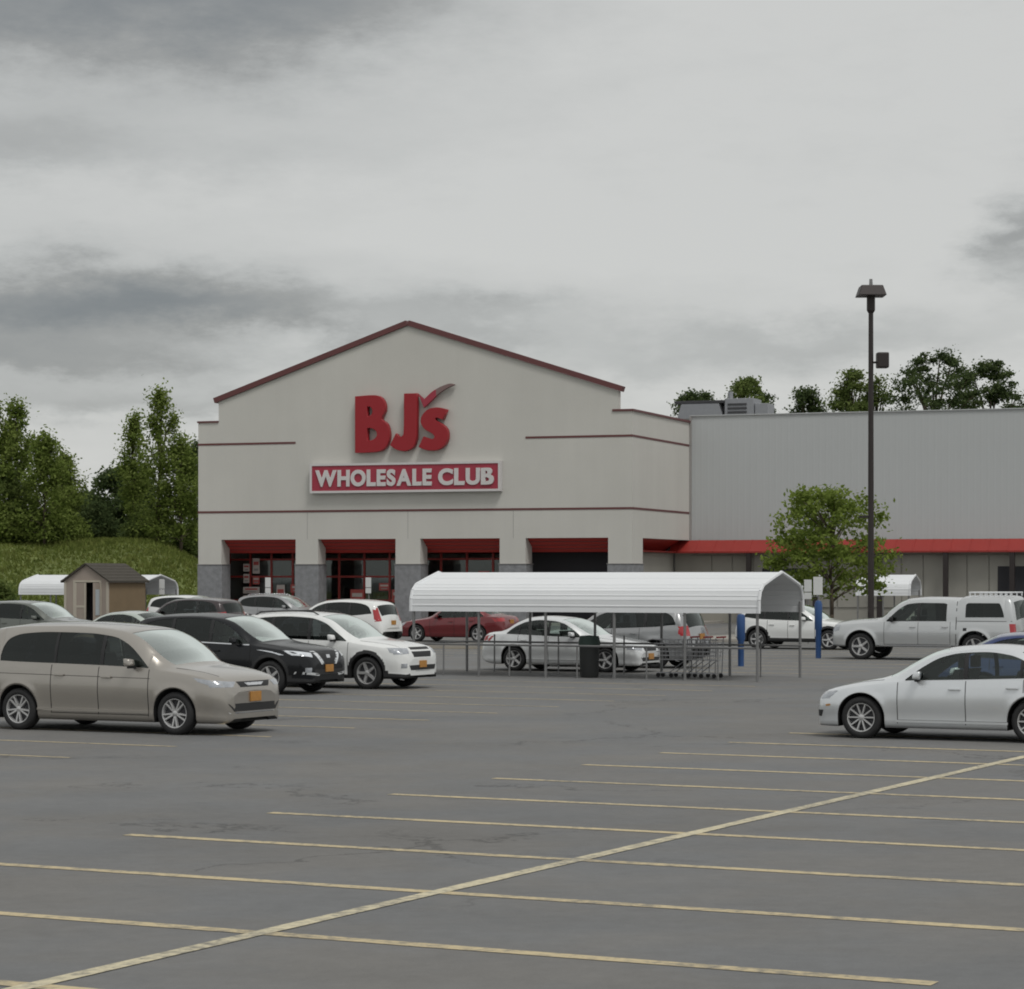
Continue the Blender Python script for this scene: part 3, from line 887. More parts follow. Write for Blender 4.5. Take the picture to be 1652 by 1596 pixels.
MB().box(-.42, -.08, -.03, .03, 4.62, 4.70).build("side_arm", M['dark_metal'], lp)

# sign posts
def bollard(u, v, h, top, lab, sign_, group="blue posts of the marked bays"):
    b = empty("bollard_sign" if sign_ else "bollard", uv(u, v), -TH)
    tag(b, lab, "bollard", group)
    MB().lathe([(0, 0), (.085, 0), (.088, h * .48), (.118, h * .52), (.12, h * .93), (.09, h * .985), (.0, h)], 18, 'z').build("sleeve", M['blue'], b, smooth='auto')
    if sign_:
        MB().tube((0, 0, h - .05), (0, 0, top), .025).build("post", M['galv'], b)
        MB().box(-.15, .15, -.05, -.03, top - .56, top).build("sign_plate", M['sign_panel'], b, bevel=.008)
bollard(-26.64, 66.5, 1.48, 0, "blue bollard standing at the open end of the cart corral", False)
bollard(-27.15, 74.2, 1.80, 2.52, "blue bollard with a white sign above it before the pickup's nose", True)
def sign_post(px, Z, top, lab):
    s = empty("sign_post", (at(px, Z), Z, 0), -TH)
    tag(s, lab, "sign", "white signs at the store front")
    MB().tube((0, 0, 0), (0, 0, top), .03).build("post", M['galv'], s)
    MB().box(-.15, .15, -.055, -.035, top - .46, top).build("sign_plate", M['sign_panel'], s, bevel=.01)
    MB().box(-.15, .15, -.055, -.035, top - .74, top - .49).build("sign_plate", M['sign_panel'], s, bevel=.01)
sign_post(433, 119, 2.50, "white sign on a post before the poster-filled first bay")
sign_post(595, 119, 2.50, "white sign on a post before the second bay with red frames")
sign_post(262, 121, 2.42, "pale sign on a post between the shed and the store corner")
sign_post(1304, 96, 2.42, "white sign on a post partly behind the corral's open gable")

# cart corrals
def corral(loc, rz, L, lab, frames=6, group="white-roofed cart corrals", rails=True):
    c = empty("cart_corral", loc, rz)
    tag(c, lab, "cart corral", group)
    half = [(1.50, 1.64), (1.49, 1.95), (1.41, 2.17), (1.22, 2.32), (.62, 2.48), (0, 2.63)]
    prof = half + [(-y, z) for y, z in half[-2::-1]]
    # roof sheets run the length of the corral, each lapping the one below, with a rib in the middle
    for i in range(len(prof) - 1):
        (ya, za), (yb, zb) = prof[i], prof[i + 1]
        d = Vector((yb - ya, zb - za)); ln = d.length; d.normalize(); nr = Vector((d.y, -d.x))
        pts = [(0, 0), (.40, 0), (.46, .010), (.54, .010), (.60, 0), (1.0, 0.005)]
        P = [Vector((ya, za)) + d * ln * t + nr * o for t, o in pts]
        Q = [p - nr * .012 for p in P][::-1]
        MB().prism([(p.x, p.y) for p in P + Q], 'x', 0, L).build("roof_panel", M['white_metal'], c)
    for x in (.02, L - .02):
        tr_ = MB()
        for i in range(len(prof) - 1):
            a, b = prof[i], prof[i + 1]
            tr_.tube((x, a[0], a[1]), (x, b[0], b[1]), .045, None, 6)
        tr_.build("gable_frame", M['white_metal'], c)
    for k in range(frames):
        x = .08 + (L - .16) * k / (frames - 1)
        for s in (-1, 1):
            MB().tube((x, s * 1.45, 0), (x, s * 1.45, 1.9), .038, None, 8).build("post", M['galv'], c)
        if 0 < k < frames - 1:
            hoop = MB()
            for i in range(len(prof) - 1):
                a, b = prof[i], prof[i + 1]
                hoop.tube((x, a[0] * .96, a[1] - .03), (x, b[0] * .96, b[1] - .03), .03, None, 6)
            hoop.build("hoop", M['galv'], c)
    if rails:
        for s in (-1, 1):
            for z in (.80,):
                MB().tube((0.05, s * 1.41, z), (L - .05, s * 1.41, z), .027, None, 6).build("rail", M['galv'], c)
        for k in range(frames - 1):
            x = .08 + (L - .16) * (k + .45) / (frames - 1)
            for s in (-1, 1):
                MB().tube((x, s * 1.41, 0), (x, s * 1.41, .82 if s < 0 else 1.0), .022, None, 6).build("rail_post", M['galv'], c)
        MB().tube((0.05, -1.41, .80), (0.05, 1.41, .80), .027, None, 6).build("rail", M['galv'], c)
    return c
corral(uv(-31.78, 58.12), -TH, 9.58, "long white-roofed cart corral in the middle of the lot", 6)
corral((at(42, 126), 129, 0), -TH, 7.6, "white cart corral half hidden behind the tan shed", 5, rails=False)
corral((at(1225, 112), 114.5, 0), -TH, 3.2, "cart corral whose open end shows just past the long corral's gable", 3, rails=False)
corral((at(1400, 120), 122, 0), -TH + R(8), 2.6, "short cart corral between the lamp post and the pickup roof", 3, rails=False)

def cart(loc, rz, lab):
    c = empty("shopping_cart", loc, rz)
    tag(c, lab, "shopping cart", "shopping carts in the corral")
    wv_ = MB()
    def ring(z, x0, x1, y):
        wv_.tube((x0, -y, z), (x1, -y, z), .009, None, 5); wv_.tube((x0, y, z), (x1, y, z), .009, None, 5)
        wv_.tube((x0, -y, z), (x0, y, z), .009, None, 5); wv_.tube((x1, -y, z), (x1, y, z), .009, None, 5)
    for k in range(6):
        t = k / 5; ring(.45 + .5 * t, -.42 - .05 * t, .40 + .10 * t, .20 + .07 * t)
    for k in range(8):
        x = -.40 + k * .11
        for s in (-1, 1): wv_.tube((x, s * .20, .45), (x * 1.1, s * .27, .95), .006, None, 4)
    wv_.build("basket", M['cart_wire'], c)
    ch = MB()
    for s in (-1, 1):
        ch.tube((-.45, s * .22, .12), (.45, s * .16, .12), .014, None, 6); ch.tube((-.45, s * .22, .12), (-.48, s * .25, 1.0), .014, None, 6)
        ch.tube((.1, s * .2, .12), (-.35, s * .2, .45), .012, None, 6)
    ch.build("chassis", M['cart_wire'], c)
    MB().tube((-.52, -.28, 1.02), (-.52, .28, 1.02), .022).build("handle", M['cart_red'], c)
    for x, y in ((-.42, -.22), (-.42, .22), (.42, -.15), (.42, .15)):
        w_ = MB().lathe([(0, -.015), (.055, -.015), (.06, 0), (.055, .015), (0, .015)], 12, 'y').build("wheel", M['rubber'], c); w_.location = (x, y, .06)
for i, (u, v) in enumerate(((-24.4, 58.3), (-24.75, 58.31), (-25.1, 58.3))):
    cart(uv(u, v), -TH + R(180), ("wire shopping cart nested in the corral, first from its open end", "wire shopping cart nested in the corral, middle of three", "wire shopping cart nested in the corral, last of three")[i])
# red carts before the entrance
for i, (x, y) in enumerate(((-13.4, -1.4), (-13.4, -1.75), (-15.6, 3.2))):
    p = store.matrix_basis @ Vector((x, y, .12 if y > 0 else 0))
    c = empty("red_cart", p, -AB + R(90))
    tag(c, ("red plastic cart by the pier left of the long corral roof", "red plastic cart nested against another by the pier", "red cart standing inside the second bay")[i], "shopping cart", "red carts at the entrance")
    frustum(.40, .26, .45, .48, .32, 1.05).build("basket", M['cart_red'], c, bevel=.02)
    MB().box(-.42, .42, -.22, .22, .12, .18).build("chassis", M['cart_wire'], c)
    for s in (-1, 1): MB().tube((-.40, s * .2, .15), (-.46, s * .24, .47), .02).build("leg", M['cart_wire'], c)
    MB().tube((-.56, -.28, 1.08), (-.56, .28, 1.08), .025).build("handle", M['cart_red'], c)
    for xx, yy in ((-.36, -.2), (-.36, .2), (.36, -.18), (.36, .18)):
        w_ = MB().lathe([(0, -.015), (.055, -.015), (.06, 0), (.055, .015), (0, .015)], 10, 'y').build("wheel", M['rubber'], c); w_.location = (xx, yy, .06)

# litter bin
b = empty("litter_bin", uv(-27.0, 57.25), -TH)
tag(b, "black litter bin with dark green lid inside the long corral", "litter bin")
MB().lathe([(0, 0), (.21, 0), (.235, .06), (.255, .82), (0, .82)], 20, 'z').build("bin_body", M['bin'], b, smooth='auto')
MB().lathe([(0, .80), (.275, .80), (.275, .90), (.24, 1.04), (0, 1.06)], 20, 'z').build("lid", M['bin_lid'], b, smooth='auto')

# shed
sh = empty("storage_shed", (at(104, 118.5), 118.5, 0), -R(24))
tag(sh, "tan wooden storage shed with dark roof and its door ajar", "shed")
SWd, SLn, EV, PK = 2.42, 3.2, 2.36, 3.10
# front wall with door opening, built in pieces
MB().box(0, .55, 0, .08, 0, 2.28).box(1.95, SWd, 0, .08, 0, 2.28).prism([(0, 2.281), (SWd, 2.281), (SWd, EV), (SWd / 2, PK), (0, EV)], 'y', 0, .08).build("front_wall", M['shed_front'], sh)
MB().box(0, .08, .081, SLn, 0, EV).build("side_wall", M['shed_side'], sh)
MB().box(SWd - .08, SWd, .081, SLn, 0, EV).build("side_wall", M['shed_side'], sh)
MB().prism([(0.081, 0), (SWd - .081, 0), (SWd - .081, EV), (SWd / 2, PK - .05), (0.081, EV)], 'y', SLn - .08, SLn).build("back_wall", M['shed_side'], sh)
MB().box(.09, SWd - .09, .1, SLn - .1, 0.0, .08).build("floor", M['store_dark'], sh)
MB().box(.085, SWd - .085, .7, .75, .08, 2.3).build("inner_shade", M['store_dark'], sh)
for s in (0, 1):
    e_, p_ = ((-.14, EV - .10), (SWd / 2, PK + .0)) if s == 0 else ((SWd + .14, EV - .10), (SWd / 2, PK + .0))
    rf = MB().prism([e_, p_, (p_[0], p_[1] + .07), (e_[0], e_[1] + .07)], 'y', -.12, SLn + .12).build("roof", M['shingle'], sh)
    n_c = 6
    for k in range(n_c):
        f0, f1 = k / n_c, (k + 1) / n_c
        a = (e_[0] + (p_[0] - e_[0]) * f0, e_[1] + (p_[1] - e_[1]) * f0 + .072); c2 = (e_[0] + (p_[0] - e_[0]) * f1, e_[1] + (p_[1] - e_[1]) * f1 + .072)
        MB().prism([a, c2, (c2[0], c2[1] + .004), (a[0], a[1] + .022)], 'y', -.13, SLn + .13).build("shingle_course", M['shingle'], rf)
for x in (0, SWd - .1): MB().box(x - .01, x + .11, -.025, 0, 0, EV - .06).build("corner_board", M['shed_trim'], sh)
for x in (.50, 1.95): MB().box(x, x + .09, -.03, 0, 0, 2.28).build("door_jamb", M['shed_trim'], sh)
MB().box(.50, 2.04, -.028, 0, 2.281, 2.37).build("door_head", M['shed_trim'], sh)
d1 = MB().box(.60, 1.20, -.02, .03, .1, 2.26).build("door", M['shed_front'], sh)
MB().box(.60, .68, -.035, -.021, .1, 2.26).box(1.12, 1.20, -.035, -.021, .1, 2.26).box(.681, 1.119, -.035, -.021, 1.1, 1.2).build("door_board", M['shed_trim'], d1)
d2 = MB().box(0, .66, -.02, .03, .1, 2.26).build("door", M['shed_front'], sh); d2.location = (1.94, -.04, 0); d2.rotation_euler = (0, 0, R(280)) 
nt = MB().box(.06, .50, .035, .05, .75, 1.95).build("notice_board", M['notice'], d2)

# ================================================================== CARS
def pchip(pts):
    xs = np.array([p[0] for p in pts], float); ys = np.array([p[1] for p in pts], float)
    h = np.diff(xs); dl = np.diff(ys) / h
    m = np.zeros(len(xs)); m[0], m[-1] = dl[0], dl[-1]
    for i in range(1, len(xs) - 1):
        if dl[i - 1] * dl[i] > 0:
            w1, w2 = 2 * h[i] + h[i - 1], h[i] + 2 * h[i - 1]
            m[i] = (w1 + w2) / (w1 / dl[i - 1] + w2 / dl[i])
    def f(x):
        x = min(max(x, xs[0]), xs[-1])
        i = int(min(np.searchsorted(xs, x, side='right') - 1, len(h) - 1)); i = max(i, 0)
        t = (x - xs[i]) / h[i]
        return float(ys[i] * (1 + 2 * t) * (1 - t) ** 2 + m[i] * h[i] * t * (1 - t) ** 2 + ys[i + 1] * t * t * (3 - 2 * t) + m[i + 1] * h[i] * t * t * (t - 1))
    return f
def sstep(a, b, x):
    t = min(1.0, max(0.0, (x - a) / (b - a))); return t * t * (3 - 2 * t)
SIDE = pchip([(0, .935), (.05, .965), (.12, .972), (.20, .968), (.38, .985), (.55, 1.0), (.68, 1.0), (.76, .990), (.9, .975), (1.0, .95)])
NS, NW, NR = 11, 4, 9
WHEELS = {}
def wheel_meshes(r, wd, style):
    key = (r, wd, style)
    if key in WHEELS: return WHEELS[key]
    rr = r * .69
    ty = MB().lathe([(rr * .97, -wd / 2 + .02), (rr, -wd / 2 + .004), (r * .86, -wd / 2), (r * .955, -wd / 2 + .018), (r, -wd / 2 + .05), (r, wd / 2 - .05), (r * .955, wd / 2 - .018), (r * .86, wd / 2), (rr, wd / 2 - .004), (rr * .97, wd / 2 - .02)], 36)
    t_o = ty.build("tyre", M['rubber'], None, smooth=True)
    rm = MB().lathe([(rr * .99, wd / 2 - .012), (rr * .985, wd / 2 - .002), (rr * .93, wd / 2 - .006), (rr * .90, wd / 2 - .035), (rr * .88, -wd / 2 + .03)], 36)
    n, tw, hub = {'five': (5, .20, .24), 'ten': (10, .085, .22), 'split': (10, .10, .20), 'six': (6, .19, .25), 'seven': (7, .13, .24)}[style]
    for k in range(n):
        a = 2 * math.pi * k / n + (.12 * (1 if k % 2 else -1) if style == 'split' else 0)
        c, s = math.cos(a), math.sin(a)
        def P(rad, off, y): return (c * rad - s * off, y, s * rad + c * off)
        i0, i1 = hub * rr * .7, rr * .93
        w0, w1 = tw * rr * .62, tw * rr * .5
        y0, y1 = wd / 2 - .022, wd / 2 - .006
        rm.add([P(i0, -w0, y0), P(i0, w0, y0), P(i1, w1, y1), P(i1, -w1, y1), P(i0, -w0 * 1.1, y0 - .05), P(i0, w0 * 1.1, y0 - .05), P(i1, w1 * 1.2, y1 - .05), P(i1, -w1 * 1.2, y1 - .05)],
               [(0, 1, 2, 3), (4, 7, 6, 5), (0, 4, 5, 1), (1, 5, 6, 2), (2, 6, 7, 3), (3, 7, 4, 0)])
    rm.lathe([(0.001, wd / 2 - .006), (hub * rr * .55, wd / 2 - .008), (hub * rr * .9, wd / 2 - .018), (hub * rr, wd / 2 - .06)], 20)
    r_o = rm.build("rim", M['rim'], None, smooth='auto')
    br = MB().lathe([(0.001, wd / 2 - .07), (rr * .86, wd / 2 - .072), (rr * .86, wd / 2 - .09), (0.001, wd / 2 - .09)], 24)
    b_o = br.build("brake_disc", M['hvac_dark'], None)
    WHEELS[key] = (t_o.data, r_o.data, b_o.data)
    for o in (t_o, r_o, b_o): bpy.data.objects.remove(o)
    return WHEELS[key]

def make_car(name, P, near_u, near_v, facing, label, cat, pmat, group="cars parked in the lot", wheel='five', extras=(), plate='plate_orange', center=False, glass_side='glass_clear', interior='interior', dz=0.0):
    """P: dict of side-view curves in metres behind the front bumper. near_u, near_v: ground point of the near front wheel."""
    L, W = P['L'], P['W']
    fa, ra_, r = P['axle'], P['axle'] + P['wb'], P['r']
    sgn = 1 if facing == 'R' else -1
    if center: uc, vc = near_u, near_v
    else:
        uc = near_u - sgn * (L / 2 - fa); vc = near_v + (W - .13)
    root = empty(name, uv(uc, vc, dz), -TH if facing == 'R' else -TH + math.pi)
    tag(root, label, cat, group)
    X = lambda d: L / 2 - d
    zt, zb, zl, pw_ = pchip(P['top']), pchip(P['belt']), pchip(P['low']), pchip(P['plan'])
    ar = r + P.get('arch', .055)
    wins = P['windows']
    wtops = [pchip(wd_['top']) for wd_ in wins]
    # ---- columns
    ds = set()
    x = 0.0
    for e in (0, .003, .008, .016, .028, .045, .065, .09, .12, .16, .2):
        ds.add(round(e, 4)); ds.add(round(L - e, 4))
    k = .26
    while k < L - .22: ds.add(round(k, 4)); k += .065
    for k in np.arange(L - .5, L - .2, .02): ds.add(round(float(k), 4))
    for c in (fa, ra_):
        ds = {d for d in ds if not (abs(d - c) < ar + .03)}
        for i in range(0, 29):
            ds.add(round(c + ar * math.cos(math.pi * i / 28), 4))
        ds.add(round(c - ar - .004, 4)); ds.add(round(c + ar + .004, 4))
        for o_ in (.03,): ds.add(round(c - ar - o_, 4)); ds.add(round(c + ar + o_, 4))
    fixed = []
    for wd_ in wins:
        fixed += [wd_['top'][0][0], wd_['top'][-1][0]]
        for p0, p1 in wd_.get('pillars', ()): fixed += [p0, p1]
    fixed += list(P['doors']) + list(P['wind']) + list(P['rear'])
    for f_ in fixed:
        ds = {d for d in ds if abs(d - f_) > .012}
    ds |= {round(f_, 4) for f_ in fixed}
    ds = sorted(ds)
    def arch(d):
        for c in (fa, ra_):
            if abs(d - c) <= ar + 1e-5: return r + math.sqrt(max(0, ar * ar - (d - c) ** 2))
        return 0
    def yside(d, z):
        q = (z - .2) / max(.05, zb(d) - .2)
        y = W * pw_(d) * SIDE(min(1, max(0, q)))
        for c in (fa, ra_):
            dist = math.hypot(d - c, z - r)
            y += P.get('flare', .014) * math.exp(-((dist - ar) / .07) ** 2) * sstep(.0, .35, d) * sstep(0, .3, L - d)
        return y
    w0, w1 = P['wind']; r0_, r1_ = P['rear']
    cols, winflag = [], []
    for d in ds:
        lo = max(zl(d), arch(d)); b_ = max(zb(d), lo + .03); t_ = max(zt(d), b_ + .012)
        W_ = W * pw_(d)
        pts = [(W_ * .60, lo, d), ]
        for j in range(NS + 1):
            z = lo + (b_ - lo) * j / NS
            pts.append((yside(d, z), z, d))
        yb = pts[-1][0]; h = t_ - b_
        c = sstep(.10, .42, h)
        yr = (1 - c) * (.82 * yb) + c * (yb - P.get('tumble', .27) * h)
        zr = (1 - c) * (b_ + .60 * h) + c * (t_ - P.get('crown', .07))
        # window band
        wb_, wt_, ok = b_ + .12 * (zr - b_), b_ + .88 * (zr - b_), -1
        for wi, wd_ in enumerate(wins):
            if wd_['top'][0][0] - 1e-6 <= d <= wd_['top'][-1][0] + 1e-6:
                bb = b_ + wd_.get('sill', .018); tt = min(wtops[wi](d), zr - .028)
                if tt > bb + .012: wb_, wt_, ok = bb, tt, wi
        winflag.append(ok)
        def on(z):
            f = (z - b_) / max(1e-4, zr - b_)
            return yb + (yr - yb) * f + .035 * c * math.sin(math.pi * f), z
        for j in range(NW + 1):
            z = wb_ + (wt_ - wb_) * j / NW
            y, z = on(z); pts.append((y, z, d))
        for j in range(NR + 1):
            f = j / NR
            y = yr * (1 - f ** 1.0)
            fy = y / max(yr, 1e-4)
            z = zr + (t_ - zr) * (1 - fy ** 2.4)
            bow = P.get('bow', .16) * (1 - fy * fy) * (sstep(w0 - .35, w0 + .05, d) * (1 - sstep(w1 - .1, w1 + .5, d)))
            bow -= P.get('rbow', .10) * (1 - fy * fy) * (sstep(r0_ - .5, r0_, d) * (1 - sstep(r1_ - .02, r1_ + .25, d)))
            pts.append((y, z, d - bow))
        cols.append(pts)
    nr_ = len(cols[0]); nc = len(cols)
    i_belt = 1 + NS; i_wb = i_belt + 1; i_wt = i_wb + NW; i_rail = i_wt + 1; i_ctr = nr_ - 1
    def vert(i, j, s):
        y, z, d = cols[i][j]
        return (X(d), s * y, z)
    groups = {}
    def put(key, quad):
        groups.setdefault(key, []).append(quad)
    doors = P['doors']
    dd = [(doors[i], doors[i + 1]) for i in range(len(doors) - 1)]
    clad = P.get('clad', 0)
    for i in range(nc - 1):
        dm = (ds[i] + ds[i + 1]) / 2
        for s in (1, -1):
            for j in range(nr_ - 1):
                q = [vert(i, j, s), vert(i + 1, j, s), vert(i + 1, j + 1, s), vert(i, j + 1, s)]
                if s < 0: q = q[::-1]
                key = "body"
                if j == 0: key = "wheel_arch_liner"
                elif j < i_belt:
                    zc = sum(p[2] for p in q) / 4
                    inarch = any(abs(dm - c) < ar + .085 and math.hypot(dm - c, zc - r) < ar + .085 for c in (fa, ra_))
                    if clad and (zc < clad or inarch): key = "cladding"
                    else:
                        for k_, (a, b2) in enumerate(dd):
                            if a < dm < b2: key = ("door", k_, s)
                elif i_wb <= j < i_wt and winflag[i] >= 0 and winflag[i] == winflag[i + 1]:
                    wd_ = wins[winflag[i]]
                    pil = any(a < dm < b2 for a, b2 in wd_.get('pillars', ()))
                    if pil: key = ("pillar_trim", winflag[i] * 10 + [k2 for k2, (a, b2) in enumerate(wd_['pillars']) if a < dm < b2][0], s)
                    else:
                        seg = sum(1 for a, b2 in wd_.get('pillars', ()) if dm > b2)
                        key = ("side_window", winflag[i] * 10 + seg, s)
                elif j > i_rail and w0 < dm < w1: key = "windshield"
                elif j > i_rail and r0_ < dm < r1_: key = "rear_window"
                put(key, q)
    for i in (0, nc - 1):
        for s in (1, -1):
            for j in range(0, i_ctr):
                a, b2 = vert(i, j, s), vert(i, j + 1, s)
                c2, d2_ = (b2[0], 0, b2[2]), (a[0], 0, a[2])
                q = [a, b2, c2, d2_]
                put("body", q if (s > 0) == (i == 0) else q[::-1])
    def weld(quads):
        idx, vs2, fs2 = {}, [], []
        for q in quads:
            f = []
            for p in q:
                k_ = (round(p[0], 5), round(p[1], 5), round(p[2], 5))
                if k_ not in idx: idx[k_] = len(vs2); vs2.append(p)
                f.append(idx[k_])
            f2 = []
            for a in f:
                if not f2 or f2[-1] != a: f2.append(a)
            if f2[0] == f2[-1] and len(f2) > 1: f2.pop()
            if len(f2) >= 3 and len(set(f2)) == len(f2): fs2.append(tuple(f2))
        return vs2, fs2
    allq = [q for g in groups.values() for q in g]
    av, af = weld(allq)
    bm = bmesh.new()
    bvh = BVHTree.FromPolygons([Vector(p) for p in av], af)
    # shared smooth normals from the whole shell so panels meet without a shading break
    nrm = np.zeros((len(av), 3)); A = np.array(av)
    for f in af:
        n_ = np.zeros(3)
        p0 = A[f[0]]
        for k_ in range(1, len(f) - 1): n_ += np.cross(A[f[k_]] - p0, A[f[k_ + 1]] - p0)
        for k_ in f: nrm[k_] += n_
    nrm /= np.linalg.norm(nrm, axis=1)[:, None] + 1e-12
    key_n = {(round(p[0], 5), round(p[1], 5), round(p[2], 5)): tuple(n_) for p, n_ in zip(av, nrm)}
    bm.free()
    def shell(nm, quads, mat, parent, inset=0.0, normals=True):
        v2, f2 = weld(quads)
        me = bpy.data.meshes.new(nm)
        ns_ = [key_n[(round(p[0], 5), round(p[1], 5), round(p[2], 5))] for p in v2]
        if inset: v3 = [tuple(p[k_] - n_[k_] * inset for k_ in range(3)) for p, n_ in zip(v2, ns_)]
        else: v3 = v2
        me.from_pydata(v3, [], f2); me.shade_smooth()
        if normals: me.normals_split_custom_set_from_vertices(ns_)
        me.materials.append(mat)
        return link(bpy.data.objects.new(nm, me), parent)
    body = shell("body", groups["body"], pmat, root)
    shell("wheel_arch_liner", groups["wheel_arch_liner"], M['liner'], root)
    if "cladding" in groups: shell("cladding", groups["cladding"], M['black_plastic'], root)
    door_objs = {}
    for key, qs in groups.items():
        if isinstance(key, tuple):
            if key[0] == "door": door_objs[(key[1], key[2])] = shell("door", qs, pmat, root)
            elif key[0] == "pillar_trim": shell("pillar_trim", qs, M['black_plastic'], root)
            else:
                seg = key[1]
                g_ = P.get('glass', {}).get(seg, glass_side)
                shell("side_window", qs, M[g_], root, .006)
    shell("windshield", groups["windshield"], M['glass_wind'], root, .004)
    if "rear_window" in groups: shell("rear_window", groups["rear_window"], M[P.get('rear_glass', 'glass_dark')], root, .004)
    # ---- projected details
    def hit(axis, a, b_, s=1):
        if axis == 'side': o, d_ = Vector((X(a), s * 3, b_)), Vector((0, -s, 0))
        elif axis == 'front': o, d_ = Vector((L, a, b_)), Vector((-1, 0, 0))
        elif axis == 'rear': o, d_ = Vector((-L, a, b_)), Vector((1, 0, 0))
        else: o, d_ = Vector((X(a), b_, 4)), Vector((0, 0, -1))
        loc, n_, i_, ds_ = bvh.ray_cast(o, d_)
        if loc is None:
            loc, n_, i_, ds_ = bvh.find_nearest(o + d_ * (3 - W if axis == 'side' else L / 2))
        if n_.dot(d_) > 0: n_ = -n_
        return loc, n_
    def patch(mb, axis, c, off=.004, s=1, nu=8, nv=5, thick=.012):
        """c: four corners (counter-clockwise or not) in the projected plane"""
        grid = []
        for i in range(nu + 1):
            row = []
            for j in range(nv + 1):
                fu, fv = i / nu, j / nv
                a = (c[0][0] * (1 - fu) + c[1][0] * fu) * (1 - fv) + (c[3][0] * (1 - fu) + c[2][0] * fu) * fv
                b_ = (c[0][1] * (1 - fu) + c[1][1] * fu) * (1 - fv) + (c[3][1] * (1 - fu) + c[2][1] * fu) * fv
                p, n_ = hit(axis, a, b_, s)
                row.append((p + n_ * off, p - n_ * thick))
            grid.append(row)
        base = len(mb.v)
        W1 = nv + 1
        for row in grid:
            for p, _ in row: mb.v.append(tuple(p))
        n1_ = len(mb.v)
        for row in grid:
            for _, p in row: mb.v.append(tuple(p))
        off2 = n1_ - base
        for i in range(nu):
            for j in range(nv):
                a = base + i * W1 + j
                mb.f.append((a, a + 1, a + W1 + 1, a + W1))
        rim_ = [base + j for j in range(nv + 1)] + [base + i * W1 + nv for i in range(1, nu + 1)] + [base + nu * W1 + j for j in range(nv - 1, -1, -1)] + [base + i * W1 for i in range(nu - 1, 0, -1)]
        for k_ in range(len(rim_)):
            a, b_ = rim_[k_], rim_[(k_ + 1) % len(rim_)]
            mb.f.append((a, b_, b_ + off2, a + off2))
    def detail(nm, axis, corners, mat, parent=root, off=.004, both=False, nu=8, nv=5, s=1):
        mb = MB()
        patch(mb, axis, corners, off, s, nu, nv)
        return mb.build(nm, mat, parent, smooth='auto')
    def mirror(c): return [(-a, b_) for a, b_ in c]
    # seams round the doors
    sm = MB()
    for s in (1, -1):
        for d in doors:
            z0, z1 = max(zl(d), arch(d)) + .07, zb(d) - .005
            patch(sm, 'side', [(d - .006, z0), (d + .006, z0), (d + .006, z1), (d - .006, z1)], .0022, s, 1, 12, .004)
        z_ = max(zl(doors[0]) + .075, .3)
        patch(sm, 'side', [(doors[0], z_), (min(doors[-1], ra_ - ar), z_), (min(doors[-1], ra_ - ar), z_ + .010), (doors[0], z_ + .010)], .0022, s, 24, 1, .004)
    # bonnet gap
    hb = P['wind'][0] - .12
    for s in (1, -1):
        patch(sm, 'top', [(P.get('hood0', .22), s * W * .70), (hb, s * W * .80), (hb, s * (W * .80 + .01)), (P.get('hood0', .22), s * (W * .70 + .01))], .002, 1, 16, 1, .004)
    sm.build("panel_gap", M['gap'], body)
    # handles
    for (k_, s), o in door_objs.items():
        a, b2 = dd[k_]
        hd = b2 - .17
        zc = zb(hd) - P.get('hz', .14)
        p, n_ = hit('side', hd, zc, s)
        h_ = MB().box(-.095, .095, -.016, .016, -.016, .016).build("handle", pmat if P.get('body_handles', 1) else M['chrome'], o, bevel=.008, smooth='auto')
        h_.location = p + n_ * .022; h_.rotation_euler = (0, 0, math.atan2(n_.y, n_.x) + math.pi / 2)
    # mirrors
    md = P.get('mirror', P['windows'][0]['top'][0][0] + .28)
    for s in (1, -1):
        p, n_ = hit('side', md, zb(md) + .02, s)
        mm = MB().add([(-.05, -.10, -.06), (.07, -.09, -.05), (.07, .07, -.045), (-.06, .10, -.055), (-.06, -.10, .075), (.05, -.08, .06), (.045, .06, .055), (-.065, .10, .07)], [(0, 3, 2, 1), (4, 5, 6, 7), (0, 1, 5, 4), (1, 2, 6, 5), (2, 3, 7, 6), (3, 0, 4, 7)])
        o = mm.build("wing_mirror", pmat if P.get('body_mirror', 1) else M['black_plastic'], root, bevel=.028, smooth=True)
        o.location = (p.x, p.y + s * .12, p.z + .07); o.rotation_euler = (0, 0, s * .12)
        st = MB().box(-.03, .03, -.12, .12, -.02, .02).build("stalk", M['black_plastic'], o); st.location = (0, -s * .09, -.07)
    # lamps, grille, plates
    for nm, axis, cs, mat, two in P['details']:
        sets = [cs] + ([mirror(cs)] if (two and axis in ('front', 'rear')) else [])
        of_ = .016 if 'moulding' in nm else (.0015 if 'crease' in nm else .004)
        for c in sets: detail(nm, axis, c, M[mat] if isinstance(mat, str) else mat, off=of_, nu=20 if 'moulding' in nm or 'crease' in nm else 8)
        if axis == 'side':
            detail(nm, axis, cs, M[mat] if isinstance(mat, str) else mat, s=-1, off=of_, nu=20 if 'moulding' in nm or 'crease' in nm else 8)
    if plate:
        pz = P.get('plate_z', .48)
        p, n_ = hit('front', 0, pz)
        pl = MB().box(-.012, .012, -.155, .155, -.078, .078).build("licence_plate", M[plate], root, bevel=.004); pl.location = (p.x + .014, 0, pz)
    pz = P.get('rplate_z', .8)
    p, n_ = hit('rear', 0, pz)
    pl = MB().box(-.012, .012, -.155, .155, -.078, .078).build("licence_plate", M['plate_orange'], root, bevel=.004); pl.location = (p.x - .012, 0, pz)
    # underbody, seats, dash
    MB().box(X(L - .20), X(.07), -W * .60, W * .60, zl(L / 2) + .01, zl(L / 2) + .32).build("underbody", M['liner'], root)
    it = MB()
